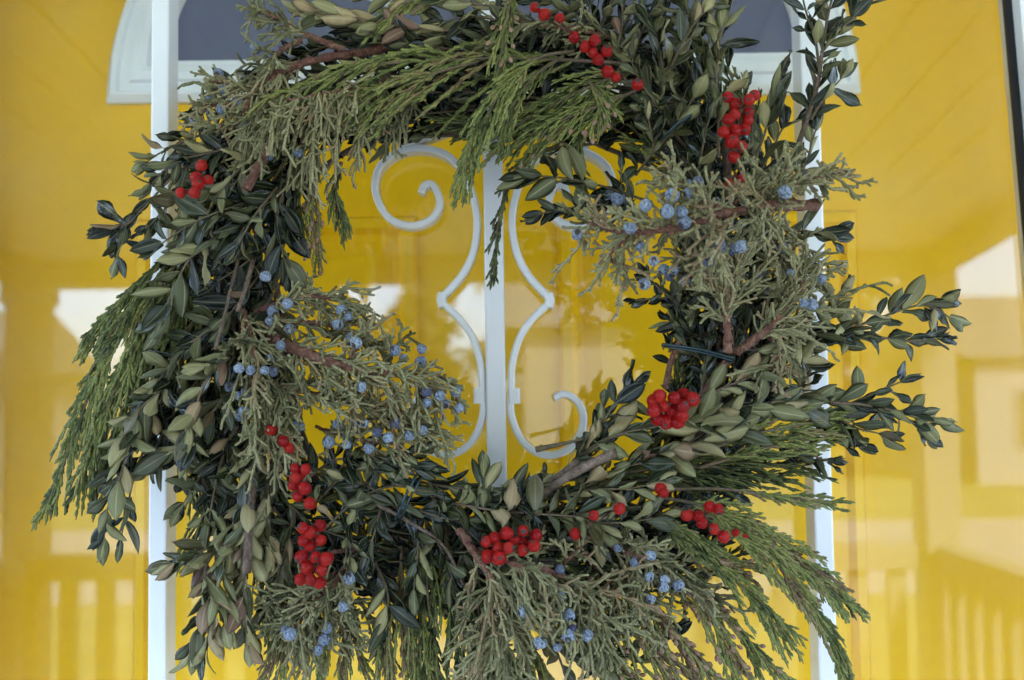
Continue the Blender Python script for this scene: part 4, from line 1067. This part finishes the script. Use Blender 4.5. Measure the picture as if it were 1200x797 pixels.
boxwood([(290, 380, 30), (262, 420, 54), (240, 450, 60), (225, 490, 58), (215, 530, 52)], L=42, gap=16, under=0.7, tint=0.46, ang=34)
boxwood([(280, 410, 34), (262, 425, 60), (246, 428, 64)], L=40, gap=16, under=0.9, tint=0.74, ang=44)
boxwood([(300, 440, 24), (260, 470, 44), (230, 510, 50), (200, 530, 48), (175, 545, 44)], L=44, gap=16, under=0.5, tint=0.42, ang=32)
boxwood([(250, 400, 24), (210, 440, 40), (180, 480, 44), (155, 510, 42)], L=40, gap=15, under=0.35, tint=0.20, ang=40)
boxwood([(215, 420, 34), (185, 460, 50), (165, 480, 54), (150, 520, 52), (140, 560, 48)], L=40, gap=17, under=0.6, tint=0.36, ang=36)
boxwood([(190, 470, 36), (155, 515, 54), (140, 560, 58), (125, 600, 58), (122, 630, 54)], L=44, gap=17, under=0.6, tint=0.34, ang=36)
boxwood([(180, 500, 34), (160, 550, 46), (150, 590, 48), (142, 630, 46)], L=38, gap=20, under=0.15, tint=0.12, ang=40)
boxwood([(235, 440, 18), (200, 490, 30), (180, 530, 32)], L=40, gap=14, under=0.15, tint=0.12, ang=40)
boxwood([(310, 460, 18), (280, 500, 30), (240, 550, 34), (215, 590, 32)], L=40, gap=15, under=0.3, tint=0.3, ang=38)
boxwood([(330, 330, 14), (300, 380, 26), (280, 420, 28)], L=40, gap=14, under=0.15, tint=0.12, ang=40)
boxwood([(320, 400, 8), (300, 450, 18), (280, 500, 18)], L=36, gap=13, under=0.15, tint=0.12, ang=40)
boxwood([(350, 480, 8), (330, 530, 18), (320, 580, 18)], L=36, gap=13, under=0.15, tint=0.14, ang=40)
woody([(283, 290, 30), (270, 340, 52), (262, 375, 58), (252, 410, 60)], 1.1, 1.0, M_brownwood)
woody([(300, 290, 34), (290, 330, 46), (278, 365, 50)], 1.8, 1.4, M_brownwood)
cedar([(372, 180, 16), (366, 240, 24), (372, 300, 22)], blen=26, nb=14, ang=20, tint=0.8, droop=0.2, cone=0.30, dens=0.9, wid=1.1)
cedar([(350, 170, 14), (345, 230, 20), (350, 260, 20)], blen=34, nb=14, ang=20, tint=0.3, droop=0.2, cone=0.12, dens=0.8)
cedar([(400, 190, 20), (392, 220, 24), (402, 262, 20)], blen=34, nb=12, ang=14, tint=0.25, droop=0.2, dens=0.7)
# the big juniper branch reaching into the opening
juniper([(318, 398, 40), (352, 412, 62), (392, 426, 72), (440, 436, 72), (478, 441, 64), (506, 448, 56)], r0=4.6, r1=1.0, nb=46, blen=44, t0=0.08, ucap=0.05, ang=50, tint=0.50, droop=0.3, tw=22, bias=(0.25, -0.1, -0.35), curl=0.3)
juniper([(300, 365, 34), (335, 352, 46), (370, 348, 48), (404, 354, 44)], r0=2.0, r1=0.9, nb=24, blen=38, t0=0.1, ang=45, tint=0.30, droop=0.25, tw=19, bias=(0.35, 0, -0.25))
juniper([(330, 380, 34), (370, 378, 44), (405, 388, 44), (432, 406, 40)], r0=1.5, r1=0.9, nb=18, blen=34, ang=45, tint=0.36, droop=0.2, tw=19, bias=(0.35, 0, -0.15))
juniper([(285, 362, 40), (296, 400, 54), (302, 440, 58), (320, 490, 54)], r0=1.6, r1=1.0, nb=34, blen=54, t0=0.05, ang=48, tint=0.50, droop=0.3, tw=19, bias=(0.15, -0.1, -0.35))
juniper([(300, 440, 46), (340, 455, 58), (390, 466, 62), (440, 482, 58), (474, 498, 52)], r0=1.6, r1=1.0, nb=42, blen=42, ang=48, tint=0.54, droop=0.2, tw=23, bias=(0.3, -0.1, -0.1), curl=0.35)
juniper([(290, 450, 44), (305, 480, 54), (320, 510, 52)], r0=1.4, r1=1.0, nb=20, blen=46, ang=45, tint=0.46, droop=0.3, tw=19, bias=(0.1, 0, -0.4))
juniper([(400, 440, 56), (418, 410, 62), (432, 385, 60)], r0=1.2, r1=0.8, nb=10, blen=26, ang=38, tint=0.60, tw=13, droop=0)
juniper([(455, 430, 52), (462, 408, 54), (475, 395, 52)], r0=1.2, r1=0.8, nb=9, blen=28, ang=40, tint=0.34, tw=12, droop=0.05)
juniper([(478, 441, 50), (510, 440, 52), (532, 452, 50), (540, 470, 46)], r0=1.4, r1=0.8, nb=10, blen=22, ang=40, tint=0.45, tw=11, droop=0.25)
juniper([(440, 470, 54), (475, 490, 56), (500, 500, 52)], r0=1.2, r1=0.9, nb=18, blen=38, ang=45, tint=0.40, tw=17, droop=0.15)
juniper([(370, 500, 40), (420, 515, 50), (465, 520, 50)], r0=1.2, r1=0.9, nb=20, blen=38, ang=45, tint=0.50, tw=17, droop=0.1)

# --- wire ties
def wire(a, b_, r=1.0):
    A, B = P(*a), P(*b_); d = (B - A) * 0.06; bk = np.array([0, 0.022, 0])
    q = spline([A - d * 0.2 + bk, A - d + bk * 0.35, A, (A + B) / 2 + np.array([0, -0.004, 0.0008]), B, B + d + bk * 0.35, B + d * 0.2 + bk], 30)
    tb = Tubes(8); tb.add(q, np.full(30, r * 0.001), up=(0.3, 0.2, 0.9)); wbuild(tb, 'wire_tie', M_wire, wreath)
wire((783, 404, 44), (857, 419, 62), 0.9)
wire((784, 407, 42), (856, 422, 60), 0.8)
wire((780, 159, 46), (809, 135, 54), 0.9)
wire((486, 560, 52), (466, 604, 54), 1.0)
wire((492, 562, 50), (471, 605, 52), 0.9)
wire((960, 356, 52), (975, 366, 52), 0.7)
wire((609, 556, 30), (611, 590, 36), 1.6)
wire((925, 311, 58), (982, 311, 58), 0.4)

# --- berries
import bmesh
def berry_mesh(name, mat, seed, dim, lump):
    g = np.random.default_rng(seed)
    bm = bmesh.new(); bmesh.ops.create_icosphere(bm, subdivisions=3, radius=1.0)
    ph = g.uniform(0, 6, 6)
    for v in bm.verts:
        n = v.co.normalized()
        k = 1 + lump * (math.sin(n.x * 3 + ph[0]) * math.sin(n.y * 3 + ph[1]) + math.sin(n.z * 4 + ph[2]) * 0.6)
        if n.z > 0.9: k -= dim * (n.z - 0.9) * 8
        v.co = n * k
    for f in bm.faces: f.smooth = True
    me = bpy.data.meshes.new(name); bm.to_mesh(me); bm.free(); me.materials.append(mat)
    if mat is M_red or mat is M_blue:
        me.materials.append(M_calyx)
        for p in me.polygons:
            if p.center.z > 0.965 * 1.0 - dim * 0.6: p.material_index = 1
    return me
REDS = [berry_mesh('red_berry', M_red, 20 + i, 0.12, 0.04) for i in range(4)]
BLUES = [berry_mesh('juniper_berry', M_blue, 40 + i, 0.18, 0.07) for i in range(5)]
def berry(name, me, p, r, parent, toward=0.3):
    d = Vector(norm(rng.normal(size=3) + Cdir * toward))
    m = Matrix.Translation(Vector(p - WC)) @ d.to_track_quat('Z', 'Y').to_matrix().to_4x4() @ Matrix.Diagonal((r, r * rng.uniform(.93, 1.07), r * rng.uniform(.93, 1.05), 1))
    return place(name, me, parent, m)
def red_cluster(pts, dep, root, r=6.6):
    tb = Tubes(6); rp = P(*root)
    pos = []
    for (x, y) in pts:
        p = P(x, y, dep + rng.uniform(-4, 6)); pos.append(p)
        q = spline([rp + rvec(0.0008), rp * 0.4 + p * 0.6 + np.array([0, 0.006, 0]), p + np.array([0, 0.002, 0])], 10)
        tb.add(q, np.full(10, 0.00055), tint=rng.uniform(0, .6))
    st = wbuild(tb, 'red_berry_cluster', M_redwood, wreath)
    for p in pos: berry('berry', REDS[int(rng.integers(4))], p, r * PXM * rng.uniform(0.85, 1.12), st)
red_cluster([(236, 194), (232, 215), (244, 211), (230, 208), (228, 226), (212, 226)], 72, (233, 207, 66))
red_cluster([(627, 9), (638, 17), (656, 21), (673, 44), (686, 55), (697, 48), (695, 62), (711, 60), (701, 70)], 60, (675, 40, 52))
red_cluster([(712, 84), (722, 91), (747, 99)], 58, (722, 84, 50))
red_cluster([(853, 114), (862, 122), (878, 117), (884, 112), (861, 135), (854, 140), (877, 132), (876, 141), (848, 155), (861, 154), (873, 152), (858, 166), (869, 172), (860, 184)], 66, (866, 130, 56), 7.2)
red_cluster([(869, 209), (854, 214), (863, 220)], 66, (862, 205, 60), 5.8)
red_cluster([(766, 470), (773, 464), (790, 466), (801, 464), (771, 491), (786, 481), (799, 487), (781, 494), (794, 494), (766, 481), (811, 468), (778, 476), (800, 476)], 78, (782, 478, 68), 7.6)
red_cluster([(318, 504), (332, 517), (339, 525)], 66, (330, 512, 58))
red_cluster([(346, 549), (352, 556), (358, 550), (344, 569), (357, 572), (349, 582), (363, 590), (346, 560)], 66, (352, 565, 56))
red_cluster([(355, 619), (363, 624), (375, 616), (355, 634), (363, 640), (376, 633), (353, 653), (370, 653), (383, 655), (360, 665), (377, 668), (352, 679), (364, 679), (375, 683)], 72, (365, 645, 60), 7.1)
red_cluster([(570, 635), (580, 630), (584, 642), (596, 642), (572, 652), (585, 654), (594, 625)], 78, (582, 640, 66), 7.0)
red_cluster([(613, 622), (613, 636), (628, 627), (626, 640), (612, 645), (603, 632)], 74, (618, 632, 64), 7.0)
red_cluster([(674, 626), (696, 604), (726, 596)], 70, (700, 610, 58), 6.2)
red_cluster([(774, 573), (778, 578)], 66, (780, 574, 56), 6.4)
red_cluster([(805, 603), (818, 604), (832, 594), (842, 597), (823, 613), (837, 620), (848, 629)], 74, (822, 606, 66), 6.6)
red_cluster([(862, 624), (872, 630)], 62, (850, 618, 58), 4.6)

BL = [(228, 140), (249, 115), (263, 106), (256, 86), (260, 128), (278, 120), (286, 146), (285, 162), (299, 170), (315, 182), (350, 179), (296, 13), (300, 56), (615, 30),
      (818, 213), (807, 226), (756, 241), (782, 248), (799, 248), (802, 261), (739, 267), (751, 289), (724, 233), (676, 275), (844, 288), (860, 293), (868, 289), (920, 225), (942, 208), (788, 229),
      (830, 306), (777, 316), (790, 316), (784, 324), (766, 306), (804, 329), (755, 333), (892, 320), (901, 340), (927, 320), (963, 327), (952, 357), (942, 355), (916, 291),
      (311, 324), (320, 365), (317, 376), (340, 386), (337, 356), (329, 405), (320, 419), (280, 432), (294, 434), (320, 435), (310, 434), (269, 453), (289, 459), (280, 464), (282, 487), (286, 483), (350, 499), (396, 497), (424, 454),
      (464, 496), (455, 513), (480, 510), (406, 521), (432, 526), (495, 504), (500, 459), (501, 472), (516, 464), (521, 474), (538, 478), (534, 459), (493, 424), (494, 409), (463, 411), (473, 420), (400, 363), (408, 371), (412, 395), (396, 380), (417, 402), (442, 507), (416, 494), (427, 496), (385, 518),
      (409, 678), (402, 711), (383, 736), (380, 750), (373, 762), (335, 739), (340, 743), (656, 667), (656, 699), (613, 716), (667, 721), (633, 753), (666, 745), (653, 758), (688, 745), (670, 739),
      (724, 642), (744, 659), (761, 676), (777, 688), (795, 686), (763, 651), (779, 679), (763, 702)]
JS = [o for o in col.objects if o.name.startswith('juniper_sprig')]
JP = []
for o in JS:
    co = np.empty(len(o.data.vertices) * 3, dtype=np.float32); o.data.vertices.foreach_get('co', co)
    JP.append(to_px(co.reshape(-1, 3)[::8] + WC))
for (x, y) in BL:
    best = min(range(len(JS)), key=lambda k: float(((JP[k][:, :2] - np.array([x, y])) ** 2).sum(1).min()))
    near = JP[best][int(((JP[best][:, :2] - np.array([x, y])) ** 2).sum(1).argmin())]
    dz = 720 - near[2] * 1000
    dep = dz + 6 + rng.uniform(0, 7)
    r = 6.3 * PXM * rng.uniform(0.8, 1.1)
    p = P(x, y, dep)
    if 660 < x < 960 and 190 < y < 300: r *= 1.08
    b = berry('berry', BLUES[int(rng.integers(5))], p, r, JS[best], 0.5)


# ------------------------------------------------------------------ leaves become objects (the 300 that show largest) or one mass
def finish_leaves():
    G = 3
    zb = {}
    samp = []
    for li, (M3, loc, v, ti, sp) in enumerate(leaves):
        Vt = LV[v][0][::3] @ M3.T + loc
        q = to_px(Vt); cells = set(((int(x) // G), (int(y) // G)) for x, y in q[:, :2] if 0 <= x < 1200 and 0 <= y < 797)
        z = float(q[:, 2].mean()); samp.append((z, cells))
        for c in cells:
            if c not in zb or zb[c][0] > z: zb[c] = (z, li)
    vis = np.zeros(len(leaves))
    for c, (z, li) in zb.items(): vis[li] += 1
    order = [i for i in np.argsort(-vis) if leaves[i][4] is not None and vis[i] > 0]
    single = set(order[:300])
    pool = {}
    mv, mf, mi, mt, ma, mc, off = [], [], [], [], [], [], 0
    for li, (M3, loc, v, ti, sp) in enumerate(leaves):
        Vv, Fv, Mi, A, C = LV[v]
        if li in single:
            tq = round(ti * 6) / 6
            key = (v, tq)
            if key not in pool:
                o = mesh_obj('leaf', Vv, Fv, None, None, True, {'tint': np.full(len(Vv), tq), 'along': A, 'across': C}, mats=[M_ltop, M_lbot], matidx=Mi)
                pool[key] = o.data
            else:
                o = bpy.data.objects.new('leaf', pool[key]); col.objects.link(o)
            o.parent = sp
            m4 = Matrix([[*map(float, M3[r]), float(loc[r] - WC[r])] for r in range(3)] + [[0, 0, 0, 1]])
            o.matrix_local = m4
        else:
            mv.append(Vv @ M3.T + wl_(loc)); mf.append(Fv + off); off += len(Vv); mi.append(Mi)
            mt.append(np.full(len(Vv), ti)); ma.append(A); mc.append(C)
    o = mesh_obj('leaf_mass', np.vstack(mv), np.vstack(mf), None, wreath, True, {'tint': np.concatenate(mt), 'along': np.concatenate(ma), 'across': np.concatenate(mc)},
                 mats=[M_ltop, M_lbot], matidx=np.concatenate(mi))
    tag(o, kind='stuff')
    print('leaves', len(leaves), 'single', len(single))
finish_leaves()
tag(wbuild(fill_stems, 'stem_mass', M_stem, wreath), kind='stuff')
tag(wbuild(fill_cedar, 'cedar_mass', M_ced, wreath), kind='stuff')
if fill_cones.g: tag(wbuild(fill_cones, 'pollen_cones', M_cone, wreath), kind='stuff')
